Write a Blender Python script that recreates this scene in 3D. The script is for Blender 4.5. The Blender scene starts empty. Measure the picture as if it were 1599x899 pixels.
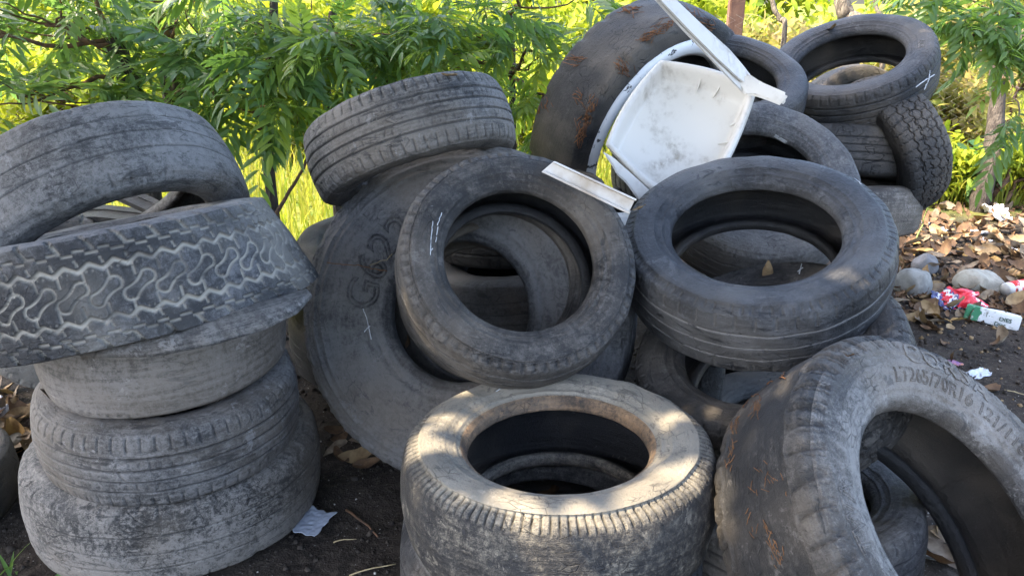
import bpy, bmesh, math, random
import numpy as np
from mathutils import Vector, Matrix
from mathutils.bvhtree import BVHTree

SC = bpy.context.scene
COL = SC.collection
RAD = math.radians

# ------------------------------------------------------------------ camera, sky, sun, exposure
FPX, PITCH, CAMH = 1180.0, 21.0, 1.315
cam_d = bpy.data.cameras.new('camera')
cam_d.sensor_width = 36.0
cam_d.lens = 36.0 * FPX / 1599.0
cam_d.clip_start, cam_d.clip_end = 0.05, 400.0
cam = bpy.data.objects.new('camera', cam_d)
COL.objects.link(cam)
cam.location = (0, 0, CAMH)
cam.rotation_euler = (RAD(90 - PITCH), 0, 0)
SC.camera = cam

SUN = np.array([-0.56, -0.10, 0.82]); SUN /= np.linalg.norm(SUN)
world = bpy.data.worlds.new('World'); SC.world = world; world.use_nodes = True
wn = world.node_tree.nodes; wl = world.node_tree.links
sky = wn.new('ShaderNodeTexSky'); sky.sky_type = 'NISHITA'; sky.sun_disc = False
sky.dust_density = 4.0; sky.ozone_density = 0.3; sky.air_density = 0.9; sky.sun_elevation = math.asin(SUN[2]); sky.sun_rotation = math.atan2(SUN[0], SUN[1])
bg = wn['Background']; bg.inputs['Strength'].default_value = 0.15
wl.new(sky.outputs[0], bg.inputs['Color'])
sun_d = bpy.data.lights.new('sun', 'SUN'); sun_d.energy = 2.3; sun_d.angle = RAD(0.5)
sun_d.color = (1.0, 0.84, 0.62)
sun_o = bpy.data.objects.new('sun', sun_d); COL.objects.link(sun_o)
sun_o.rotation_euler = Vector(SUN).to_track_quat('Z', 'Y').to_euler()
SC.view_settings.view_transform = 'Standard'; SC.view_settings.look = 'None'
SC.view_settings.gamma = 1.0; SC.view_settings.use_curve_mapping = False
SC.view_settings.exposure = 2.95
SC.cycles.max_bounces = 6; SC.cycles.diffuse_bounces = 4; SC.cycles.transmission_bounces = 4
SC.cycles.transparent_max_bounces = 6; SC.cycles.glossy_bounces = 2

rng = np.random.default_rng(7)
random.seed(7)

# ------------------------------------------------------------------ helpers
_p = RAD(PITCH)
CR = np.array([[1, 0, 0], [0, math.sin(_p), math.cos(_p)], [0, math.cos(_p), -math.sin(_p)]])
CO = np.array([0, 0, CAMH])
def ray(u, v):
    q = np.array([(u - 799.5) / FPX, -(v - 449.5) / FPX, 1.0])
    return q @ CR
def at(u, v, d):
    return CO + ray(u, v) * d
def on_ground(u, v, z=0.0):
    r = ray(u, v)
    return CO + r * ((z - CAMH) / r[2])
def on_plane(u, v, c, n):
    r = ray(u, v)
    return CO + r * (np.dot(np.asarray(c) - CO, n) / np.dot(r, n))
def unit(a):
    a = np.asarray(a, float); return a / np.linalg.norm(a)
def frame(n):
    n = unit(n)
    a = np.array([0, 0, 1.0]) if abs(n[2]) < .9 else np.array([0, 1.0, 0])
    x = unit(np.cross(a, n)); return x, np.cross(n, x), n

def tag(o, label=None, cat=None, group=None, kind=None):
    if label: o['label'] = label
    if cat: o['category'] = cat
    if group: o['group'] = group
    if kind: o['kind'] = kind
    return o
def empty(name, M=None, loc=None):
    o = bpy.data.objects.new(name, None); COL.objects.link(o)
    o.empty_display_size = 0.1
    if M is not None: o.matrix_world = M
    if loc is not None: o.location = loc
    return o
def mesh_obj(name, V, F, mat, parent=None, smooth=True, attrs=None, normals=None):
    """F: list of lists or (n,4)/(n,3) array"""
    me = bpy.data.meshes.new(name)
    V = np.asarray(V, np.float32)
    if isinstance(F, np.ndarray):
        k = F.shape[1]; n = len(F)
        me.vertices.add(len(V)); me.vertices.foreach_set('co', V.ravel())
        me.loops.add(n * k); me.loops.foreach_set('vertex_index', F.astype(np.int32).ravel())
        me.polygons.add(n)
        me.polygons.foreach_set('loop_start', np.arange(0, n * k, k, dtype=np.int32))
        me.polygons.foreach_set('loop_total', np.full(n, k, np.int32))
        me.update(calc_edges=True)
    else:
        me.from_pydata([tuple(map(float, p)) for p in V], [], F); me.update()
    if smooth: me.polygons.foreach_set('use_smooth', np.ones(len(me.polygons), bool))
    if attrs:
        for an, (ty, arr) in attrs.items():
            a = me.attributes.new(an, ty, 'POINT')
            a.data.foreach_set('vector' if ty == 'FLOAT_VECTOR' else 'value', np.asarray(arr, np.float32).ravel())
    if normals is not None:
        me.normals_split_custom_set_from_vertices([tuple(map(float, q)) for q in normals])
    if mat: me.materials.append(mat)
    o = bpy.data.objects.new(name, me); COL.objects.link(o)
    if parent: o.parent = parent
    return o

def tube(path, radii, k=6, cap=True):
    path = np.asarray(path, float); n = len(path)
    radii = np.broadcast_to(np.asarray(radii, float), (n,))
    V = []; prev = None
    for i in range(n):
        t = path[min(i + 1, n - 1)] - path[max(i - 1, 0)]; t = t / (np.linalg.norm(t) + 1e-9)
        if prev is None:
            a = np.array([0, 0, 1.0]) if abs(t[2]) < .9 else np.array([1.0, 0, 0])
            x = unit(np.cross(a, t))
        else:
            x = prev - t * np.dot(prev, t); x = unit(x)
        prev = x; y = np.cross(t, x)
        for j in range(k):
            an = 2 * math.pi * j / k
            V.append(path[i] + radii[i] * (math.cos(an) * x + math.sin(an) * y))
    F = []
    for i in range(n - 1):
        for j in range(k):
            F.append([i * k + j, i * k + (j + 1) % k, (i + 1) * k + (j + 1) % k, (i + 1) * k + j])
    if cap:
        F.append(list(range(k))[::-1]); F.append([(n - 1) * k + j for j in range(k)])
    return np.array(V), F
class MB:
    def __init__(s): s.V = []; s.F = []; s.n = 0; s.a = []
    def add(s, V, F, a=0.0):
        s.V.append(np.asarray(V, float)); s.F += [[i + s.n for i in f] for f in F]
        s.a.append(np.full(len(V), a)); s.n += len(V)
    def build(s, name, mat, parent=None, smooth=True):
        return mesh_obj(name, np.concatenate(s.V), s.F, mat, parent, smooth, {'var': ('FLOAT', np.concatenate(s.a))})
def wiggle(a, b, n, amp, r):
    a = np.asarray(a, float); b = np.asarray(b, float)
    t = np.linspace(0, 1, n)[:, None]
    off = np.cumsum(r.normal(0, 1, (n, 3)), 0); off -= off[0] + (off[-1] - off[0]) * t
    return a + (b - a) * t + off * amp

# ------------------------------------------------------------------ material helpers
class NT:
    def __init__(s, name):
        s.m = bpy.data.materials.new(name); s.m.use_nodes = True
        s.t = s.m.node_tree; s.n = s.t.nodes; s.l = s.t.links
        s.b = s.n['Principled BSDF']; s.out = s.n['Material Output']
    def node(s, ty, **kw):
        nd = s.n.new(ty)
        for k, v in kw.items():
            if k.startswith('i_'):
                key = k[2:]; key = int(key) if key.isdigit() else key.replace('_', ' ')
                s.set(nd.inputs[key], v)
            else: setattr(nd, k, v)
        return nd
    def set(s, inp, v):
        if isinstance(v, bpy.types.NodeSocket): s.l.new(v, inp)
        elif isinstance(v, bpy.types.Node): s.l.new(v.outputs[0], inp)
        else: inp.default_value = v
    def math(s, op, a, b=None, c=None, clamp=False):
        nd = s.n.new('ShaderNodeMath'); nd.operation = op; nd.use_clamp = clamp
        s.set(nd.inputs[0], a)
        if b is not None: s.set(nd.inputs[1], b)
        if c is not None: s.set(nd.inputs[2], c)
        return nd.outputs[0]
    def noise(s, vec, scale, detail=4, rough=.55, dist=0.0):
        nd = s.n.new('ShaderNodeTexNoise'); s.l.new(vec, nd.inputs['Vector'])
        nd.inputs['Scale'].default_value = scale; nd.inputs['Detail'].default_value = detail
        nd.inputs['Roughness'].default_value = rough; nd.inputs['Distortion'].default_value = dist
        return nd.outputs['Fac']
    def vscale(s, vec, xyz, off=(0, 0, 0)):
        nd = s.n.new('ShaderNodeMapping'); s.l.new(vec, nd.inputs['Vector'])
        nd.inputs['Scale'].default_value = xyz; nd.inputs['Location'].default_value = off
        return nd.outputs[0]
    def ramp(s, fac, stops, interp='LINEAR'):
        nd = s.n.new('ShaderNodeValToRGB'); s.set(nd.inputs[0], fac); r = nd.color_ramp; r.interpolation = interp
        while len(r.elements) < len(stops): r.elements.new(.5)
        for e, (p, c) in zip(r.elements, stops):
            e.position = p; e.color = (*c, 1) if len(c) == 3 else c
        return nd.outputs[0]
    def mix(s, fac, a, b, mode='MIX'):
        nd = s.n.new('ShaderNodeMix'); nd.data_type = 'RGBA'; nd.blend_type = mode
        s.set(nd.inputs[0], fac)
        for i, v in ((6, a), (7, b)):
            if isinstance(v, (tuple, list)): nd.inputs[i].default_value = (*v[:3], 1)
            else: s.l.new(v, nd.inputs[i])
        return nd.outputs[2]
    def attr(s, name, out='Fac'):
        nd = s.n.new('ShaderNodeAttribute'); nd.attribute_name = name; return nd.outputs[out]
    def obj(s):
        if not hasattr(s, '_tc'): s._tc = s.n.new('ShaderNodeTexCoord')
        return s._tc.outputs['Object']
    def bump(s, h, strength, dist):
        nd = s.n.new('ShaderNodeBump'); nd.inputs['Strength'].default_value = strength
        nd.inputs['Distance'].default_value = dist; s.l.new(h, nd.inputs['Height'])
        s.l.new(nd.outputs[0], s.b.inputs['Normal']); return nd
    def smooth(s, x, lo, hi):
        nd = s.n.new('ShaderNodeMapRange'); nd.interpolation_type = 'SMOOTHSTEP'
        s.set(nd.inputs[0], x); nd.inputs[1].default_value = lo; nd.inputs[2].default_value = hi
        return nd.outputs[0]

def rubber(name, base=(.018, .019, .021), dust=(.17, .17, .17), n1=.55, n2=.5, n3=.35, mud=None, gm=.0, seed=0.0, rough=.72, crack=0.3, splash=.5, wipe=.6):
    t = NT(name)
    ob = t.vscale(t.obj(), (1, 1, 1), (seed * 3.1, seed * 1.7, seed))
    tc = t.attr('tc', 'Vector')
    a = t.noise(ob, 6, 7, .66, .6)
    b = t.noise(t.vscale(tc, (5, 95, 1), (seed, seed * 2, 0)), 1.0, 5, .6, .3)
    b2 = t.noise(t.vscale(tc, (60, 14, 1), (seed, seed * 2, 0)), 1.0, 5, .6, .3)
    c = t.noise(ob, 95, 5, .75)
    d0 = t.attr('dust')
    d = t.math('MULTIPLY_ADD', t.math('SUBTRACT', a, .5), n1 * 2.2, d0)
    d = t.math('MULTIPLY_ADD', t.math('SUBTRACT', b, .5), n2 * 1.3, d)
    d = t.math('MULTIPLY_ADD', t.math('SUBTRACT', b2, .5), n2 * .8, d)
    d = t.math('MULTIPLY_ADD', t.math('SUBTRACT', c, .5), n3 * 2.6, d)
    c3 = t.noise(t.vscale(ob, (1, 1, 1), (9, 2, 5)), 38, 5, .7, .4)
    d = t.math('MULTIPLY_ADD', t.math('SUBTRACT', c3, .5), n1 * 1.1, d)
    g = t.attr('groove')
    c2 = t.noise(ob, 420, 2, .6)
    d = t.math('MULTIPLY_ADD', t.math('SUBTRACT', c2, .5), n3 * 1.3, d)
    f = t.smooth(d, .12, .88)
    col = t.mix(f, base, dust)
    hue = t.noise(ob, 2.5, 3)
    col = t.mix(t.smooth(hue, .42, .68), col, t.mix(.5, col, (.20, .165, .125) if mud is None else mud), 'MIX') if gm >= 0 else col
    if mud is not None:
        col = t.mix(t.math('MULTIPLY', g, gm, clamp=True), col, mud)
    else:
        col = t.mix(t.math('MULTIPLY', g, .6), col, tuple(x * .7 for x in base))
    sp = t.noise(t.vscale(ob, (1, 1, 1), (4, 7, 2)), 13, 9, .78, .3)
    col = t.mix(t.math('MULTIPLY', t.smooth(sp, .585, .615), splash), col, tuple(min(.5, x * 1.45) for x in dust))
    wp = t.noise(t.vscale(tc, (9, 26, 1), (seed * 2, 3, 0)), 1.0, 8, .72, .8)
    col = t.mix(t.math('MULTIPLY', t.smooth(wp, .57, .61), wipe), col, tuple(x * 1.2 for x in base))
    # pale scuffs and fine scratches
    sc = t.noise(t.vscale(ob, (22, 110, 60)), 1.0, 3, .6, 2.5)
    col = t.mix(t.math('MULTIPLY', t.smooth(sc, .68, .76), .32), col, (.30, .30, .30))
    vor = t.node('ShaderNodeTexVoronoi', feature='DISTANCE_TO_EDGE'); t.l.new(t.vscale(tc, (16, 46, 1)), vor.inputs['Vector']); vor.inputs['Scale'].default_value = 1.3
    ck = t.smooth(vor.outputs['Distance'], 0.0, .04)
    msk = t.smooth(t.noise(ob, 9, 3), .52, .62)
    ck = t.math('SUBTRACT', 1.0, t.math('MULTIPLY', t.math('SUBTRACT', 1.0, ck), msk))
    col = t.mix(t.math('MULTIPLY', t.math('SUBTRACT', 1.0, ck), min(1.0, crack * 1.6)), col, tuple(x * .6 for x in base))
    t.l.new(col, t.b.inputs['Base Color'])
    t.set(t.b.inputs['Roughness'], t.math('MULTIPLY_ADD', f, .28, rough - .16, clamp=True))
    t.b.inputs['Specular IOR Level'].default_value = .42
    h = t.math('MULTIPLY_ADD', c, .7, t.math('MULTIPLY', a, 1.0))
    h = t.math('MULTIPLY_ADD', c2, .35, h)
    h = t.math('MULTIPLY_ADD', b, .45, h)
    h = t.math('MULTIPLY_ADD', ck, crack, h)
    t.bump(h, .85, .008)
    return t.m

def leafmat(name, c0, c1, tr0, tr1, trans=.4, rough=.45, spec=.4):
    t = NT(name)
    v = t.attr('var')
    n = t.noise(t.obj(), 14, 3)
    f = t.math('MULTIPLY_ADD', t.math('SUBTRACT', n, .5), .5, v, clamp=True)
    t.l.new(t.mix(f, c0, c1), t.b.inputs['Base Color'])
    t.b.inputs['Roughness'].default_value = rough; t.b.inputs['Specular IOR Level'].default_value = spec
    tl = t.node('ShaderNodeBsdfTranslucent'); t.l.new(t.mix(f, tr0, tr1), tl.inputs['Color'])
    mx = t.node('ShaderNodeMixShader'); mx.inputs[0].default_value = trans
    t.l.new(t.b.outputs[0], mx.inputs[1]); t.l.new(tl.outputs[0], mx.inputs[2]); t.l.new(mx.outputs[0], t.out.inputs['Surface'])
    return t.m

def simple(name, c, c2=None, scale=20, rough=.6, bump=.3, bd=.004, lo=.35, hi=.65, stretch=(1, 1, 1), spec=.4):
    t = NT(name)
    v = t.vscale(t.obj(), stretch)
    n = t.noise(v, scale, 6, .65, .4)
    t.l.new(t.mix(t.smooth(n, lo, hi), c, c2 or c), t.b.inputs['Base Color'])
    t.b.inputs['Roughness'].default_value = rough; t.b.inputs['Specular IOR Level'].default_value = spec
    if bump: t.bump(t.noise(v, scale * 2.5, 5, .6), bump, bd)
    return t.m

M_bark = simple('bark', (.10, .085, .07), (.035, .028, .024), 18, .9, 1.0, .02, stretch=(2.2, 2.2, .5))
M_bark_pale = simple('pale_bark', (.22, .19, .15), (.06, .048, .038), 16, .9, 1.0, .02, stretch=(2.2, 2.2, .5))
M_twig = simple('twig_bark', (.16, .085, .045), (.07, .045, .03), 30, .8, .4)
M_neem = leafmat('neem_leaf', (.072, .140, .054), (.20, .29, .05), (.20, .38, .06), (.60, .72, .06), .46, .38, .5)
M_neem2 = leafmat('neem_leaf_blueish', (.085, .150, .085), (.19, .28, .06), (.20, .38, .08), (.55, .68, .06), .48, .34, .6)
M_broad = leafmat('broad_leaf', (.035, .095, .035), (.12, .22, .04), (.10, .25, .03), (.35, .5, .05), .3)
M_scrub = leafmat('scrub_leaf', (.12, .19, .018), (.30, .33, .03), (.36, .48, .025), (.72, .70, .06), .36, .6, .2)
M_scrub_dry = leafmat('dry_scrub_leaf', (.13, .17, .03), (.36, .27, .12), (.40, .42, .06), (.65, .50, .22), .4, .7, .2)
M_grass = leafmat('meadow_grass', (.10, .16, .018), (.34, .30, .06), (.34, .46, .02), (.72, .62, .10), .33, .6, .2)
M_shade = leafmat('canopy_leaf', (.04, .09, .03), (.07, .13, .03), (.08, .2, .02), (.2, .35, .03), .2)

# ------------------------------------------------------------------ ground
def noise2(x, y, seed, octs=4, f=1.0):
    r = np.random.default_rng(seed); out = 0
    for o in range(octs):
        for k in range(4):
            a = r.uniform(0, 2 * math.pi); ph = r.uniform(0, 6.28); fr = f * 2 ** o * r.uniform(.7, 1.3)
            out = out + np.sin((x * math.cos(a) + y * math.sin(a)) * fr * 6.28 + ph) / 2 ** o / 4
    return out
def gz(x, y):
    x = np.asarray(x, float); y = np.asarray(y, float)
    near = np.exp(-((x / 5) ** 2 + ((y - 2) / 5) ** 2) ** 2)
    return -.012 + near * (.010 * noise2(x, y, 3, 3, .6) + .006 * noise2(x, y, 5, 3, 4.0)) + .10 * np.clip((y - 4.5) / 4, 0, 1)
def warp(n, near, far):
    t = np.linspace(-1, 1, n); return np.sign(t) * (near * np.abs(t) + (far - near) * np.abs(t) ** 7)
gx = warp(300, 3.6, 160); gy = warp(300, 3.6, 160) + 2.2
GX, GY = np.meshgrid(gx, gy, indexing='ij')
GV = np.stack([GX, GY, gz(GX, GY)], -1).reshape(-1, 3)
ii, jj = np.meshgrid(np.arange(299), np.arange(299), indexing='ij')
GF = np.stack([ii * 300 + jj, (ii + 1) * 300 + jj, (ii + 1) * 300 + jj + 1, ii * 300 + jj + 1], -1).reshape(-1, 4)
t = NT('soil')
o = t.obj()
n1 = t.noise(o, 3.2, 6, .7); n2 = t.noise(o, 45, 5, .7); n3 = t.noise(o, 160, 2, .5)
soil = t.mix(t.smooth(n1, .35, .65), (.020, .017, .015), (.052, .042, .034))
soil = t.mix(t.smooth(n2, .45, .75), soil, (.085, .07, .056))
soil = t.mix(t.math('MULTIPLY', t.smooth(n3, .70, .74), .8), soil, (.38, .37, .35))
sep = t.node('ShaderNodeSeparateXYZ'); t.l.new(o, sep.inputs[0])
far = t.smooth(t.math('ADD', t.math('ADD', sep.outputs[1], t.math('MULTIPLY', n1, .8)), t.math('MULTIPLY', t.smooth(sep.outputs[0], .9, .3), 1.5)), 4.9, 5.6)
green = t.mix(t.smooth(t.noise(o, 6, 5), .35, .65), (.07, .11, .015), (.17, .17, .04))
t.l.new(t.mix(far, soil, green), t.b.inputs['Base Color'])
t.b.inputs['Roughness'].default_value = .95; t.b.inputs['Specular IOR Level'].default_value = .15
t.bump(t.math('MULTIPLY_ADD', n2, 1.0, t.math('MULTIPLY', n3, .4)), .9, .012)
tag(mesh_obj('ground', GV, GF, t.m), kind='structure')

# ------------------------------------------------------------------ tyres
def tri(x): return 2 * np.abs(2 * (x - np.floor(x + .5))) - 1
def line(v, pos, w, soft=.5):
    return np.clip((1 - np.abs(v - pos) / w) / soft, 0, 1)
def sipe(th, N, R, w, ph=0.0, skew=0.0):
    fr = (th * N / (2 * math.pi) + ph + skew); fr = fr - np.floor(fr)
    d = np.abs(fr - .5) * 2 * math.pi * R / N
    return np.clip((1 - d / w) * 2, 0, 1)
def band(v, lo, hi, s=.06):
    return np.clip((np.abs(v) - lo) / s, 0, 1) * np.clip((hi - np.abs(v)) / s, 0, 1)

def tread_height(kind, th, v, R, tw, seed):
    """groove (0..1) maps: returns depth in metres and groove mask"""
    ph = seed * .37
    wear = .55 + .45 * np.sin(th * 2 + ph) * np.cos(th * 3 + ph * 2)
    G = np.zeros(np.broadcast(th, v).shape)
    if kind == 'rib':
        D = np.zeros_like(G)
        for p in (-.55, -.18, .18, .55):
            g = line(v, p, .0035 / tw, .5); G = np.maximum(G, g); D = np.maximum(D, g * .004)
        s = sipe(th, 62, R, .0026, ph, v * .15) * band(v, .72, 1.22)
        G = np.maximum(G, s * .8); D = np.maximum(D, s * .0035)
        s = sipe(th, 90, R, .0016, ph + .3, v * .6) * band(v, .22, .50) * (wear > .55)
        D = np.maximum(D, s * .002); G = np.maximum(G, s * .6)
    elif kind == 'worn':
        D = np.zeros_like(G)
        for p in (-.5, -.05, .42):
            g = line(v, p, .0026 / tw, .6) * (wear > .2); G = np.maximum(G, g * .8); D = np.maximum(D, g * .0028)
        s = sipe(th, 54, R, .0022, ph, v * .1) * band(v, .86, 1.30) * np.clip(wear * 1.6 - .4, 0, 1)
        G = np.maximum(G, s * .7); D = np.maximum(D, s * .003)
    elif kind == 'bald':
        D = np.zeros_like(G)
        s = sipe(th, 40, R, .0022, ph, v * .3 + .06 * np.sin(th * 17)) * band(v, .92, 1.28) * (wear > .5)
        G = s * .5; D = s * .002
    elif kind == 'dense':       # ribbed shoulder of a dusty bald tyre
        D = np.zeros_like(G)
        s = sipe(th, 118, R, .0024, ph, v * .25 + .10 * np.sin(th * 9 + ph)) * band(v, .93, 1.42, .09)
        G = s * .75; D = s * .0048
        s2 = sipe(th, 38, R, .0035, ph, v * 1.3) * band(v, .5, .95, .2) * (v > 0) * np.clip(wear, 0, 1)
        G = np.maximum(G, s2 * .4); D = np.maximum(D, s2 * .002)
    elif kind == 'notch':       # E-type: shoulder notches and thin pale lines
        D = np.zeros_like(G)
        for p in (-.45, .0, .45):
            g = line(v, p, .0026 / tw, .6); G = np.maximum(G, g); D = np.maximum(D, g * .0035)
        s = sipe(th, 46, R, .0026, ph, .03 * np.sin(th * 20)) * band(v, .62, 1.05)
        s = np.maximum(s, sipe(th, 92, R, .0018, ph) * band(v, 1.08, 1.36))
        G = np.maximum(G, s * .35); D = np.maximum(D, s * .0038)
    elif kind == 'step':        # B2: row of shoulder steps seen from the side
        D = np.zeros_like(G)
        for p in (-.5, .0, .5):
            g = line(v, p, .003 / tw, .6); G = np.maximum(G, g * .6); D = np.maximum(D, g * .003)
        s = sipe(th, 66, R, .0052, ph, .0) * band(v, .98, 1.34)
        g = line(np.abs(v), 1.36, .0022 / tw)
        G = np.maximum(G, np.maximum(s, g) * .5); D = np.maximum(D, np.maximum(s * .0036, g * .002))
    elif kind == 'zigzag':
        N = 54; x = th * N / (2 * math.pi)
        w = .0052 / tw
        za = .5 + .055 * np.clip(tri(x) * 1.25, -1, 1); zb = -.5 + .055 * np.clip(tri(x + .5) * 1.25, -1, 1)
        G = np.maximum(line(v, za, w * 1.25), line(v, zb, w * 1.25))
        N2 = 40; x2 = th * N2 / (2 * math.pi); cell = 2 * math.pi * R / N2; xs = (x2 - np.floor(x2) - .5) * cell; ys = v * tw + .0 * th
        thin = np.zeros(G.shape)
        for off in (-cell, 0, cell):
            xo = xs + off; ax_, ay_ = .017, .0125
            tt_ = np.clip((xo * ax_ + ys * ay_) / (ax_ ** 2 + ay_ ** 2), -1, 1)
            dd = np.hypot(xo - tt_ * ax_, ys - tt_ * ay_) - (.0088 + .0045 * tt_ ** 2)
            thin = np.maximum(thin, np.clip((1 - np.abs(dd) / .0036) * 1.8, 0, 1))
        lk = sipe(th, N, R, .0030, .30, v * .12) * ((v > .20) & (v < .47))
        lk = np.maximum(lk, sipe(th, N, R, .0030, .70, v * .12) * ((v < -.20) & (v > -.47)))
        thin = np.maximum(thin, lk * .9)
        s3 = sipe(th, N, R, .0030, .1, v * .6) * (np.abs(v) > .55) * (np.abs(v) < .68)
        s3 = np.maximum(s3, sipe(th, N * 4, R, .0022, .1) * band(v, .40, .47, .03) * .8)
        thin = np.maximum(thin, s3 * .8)
        sh = sipe(th, 40, R, .0055, .3, v * .9) * band(v, .80, 1.35)
        l2 = line(np.abs(v), .80 + .035 * np.sign(np.sin(th * N)), w * .7)
        D = np.maximum.reduce([G * .0065, thin * .0042, sh * .007, l2 * .004])
        pat = np.clip(.85 + .45 * np.sin(th * 7 + 1) * np.sin(th * 3 + v * 4) + .25 * np.sin(th * 19 + v * 9), .35, 1)
        G = np.maximum.reduce([G, thin * .9, sh * .8, l2 * .6]) * pat
    elif kind == 'block':
        N = 46; x = th * N / (2 * math.pi); w = .0028 / tw
        D = np.zeros_like(G)
        for p, a, q in ((-.62, .05, 0), (-.2, .07, .3), (.24, .07, .6), (.66, .05, .1)):
            G = np.maximum(G, line(v, p + a * np.clip(tri(x + q) * 2, -1, 1), w))
        for lo, hi, q in ((-1.4, -.62, 0), (-.62, -.2, .4), (-.2, .24, .1), (.24, .66, .6), (.66, 1.4, .2)):
            G = np.maximum(G, sipe(th, N, R, .0026, q, v * .4) * ((v > lo) & (v < hi)))
        D = G * .006
    elif kind == 'lug':         # F1: bald crown, torn chunky shoulder lugs
        D = np.zeros_like(G)
        N = 48
        jit = .10 * np.sin(th * 11 + ph) + .05 * np.sin(th * 29)
        s = sipe(th, N, R, .0065, ph, v * .5 + jit) * band(v, .78 , 1.48, .08)
        s2 = sipe(th, N * 2, R, .0022, ph, v * .8 + jit) * band(v, 1.0, 1.5, .06)
        edge = line(np.abs(v), .74 + .03 * np.sin(th * 37) + .03 * np.sin(th * 23), .05)
        crown = (np.abs(v) < .78 + .03 * np.sin(th * 37) + .03 * np.sin(th * 23)) * .007
        D = np.maximum.reduce([s * .0052, s2 * .003, crown * .6])
        G = np.maximum(s * .7, s2 * .4)
        l1 = np.maximum(line(np.abs(v), 1.60, .035), line(np.abs(v), 1.70, .025)); D = np.maximum(D, l1 * .002)
    elif kind == 'truck':       # B1: scalloped worn truck shoulder
        N = 24
        D = np.zeros_like(G)
        jit = .12 * np.sin(th * 7 + 1) + .06 * np.sin(th * 17)
        s = sipe(th, N, R, .012, ph, jit) * band(v, .85, 1.18, .12)
        for p in (-.45, 0, .45):
            g = line(v, p, .006 / tw); G = np.maximum(G, g); D = np.maximum(D, g * .006)
        D = np.maximum(D, s * .010); G = np.maximum(G, s * .6)
        D = D + .003 * (np.sin(th * 61) * np.sin(v * 30) * np.sin(th * 23 + v * 9)) * band(v, .8, 1.4, .2)
    else:
        D = np.zeros_like(G)
    return D, G

def catmull(P, counts):
    P = np.asarray(P, float); out = []; idx = [0]
    for i in range(len(P) - 1):
        p0 = P[max(i - 1, 0)]; p1 = P[i]; p2 = P[i + 1]; p3 = P[min(i + 2, len(P) - 1)]
        for k in range(counts[i]):
            t = k / counts[i]
            m1 = (p2 - p0) * .5; m2 = (p3 - p1) * .5
            out.append((2 * t**3 - 3 * t**2 + 1) * p1 + (t**3 - 2 * t**2 + t) * m1 + (-2 * t**3 + 3 * t**2) * p2 + (t**3 - t**2) * m2)
        idx.append(len(out))
    out.append(P[-1]); return np.array(out), idx

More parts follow.
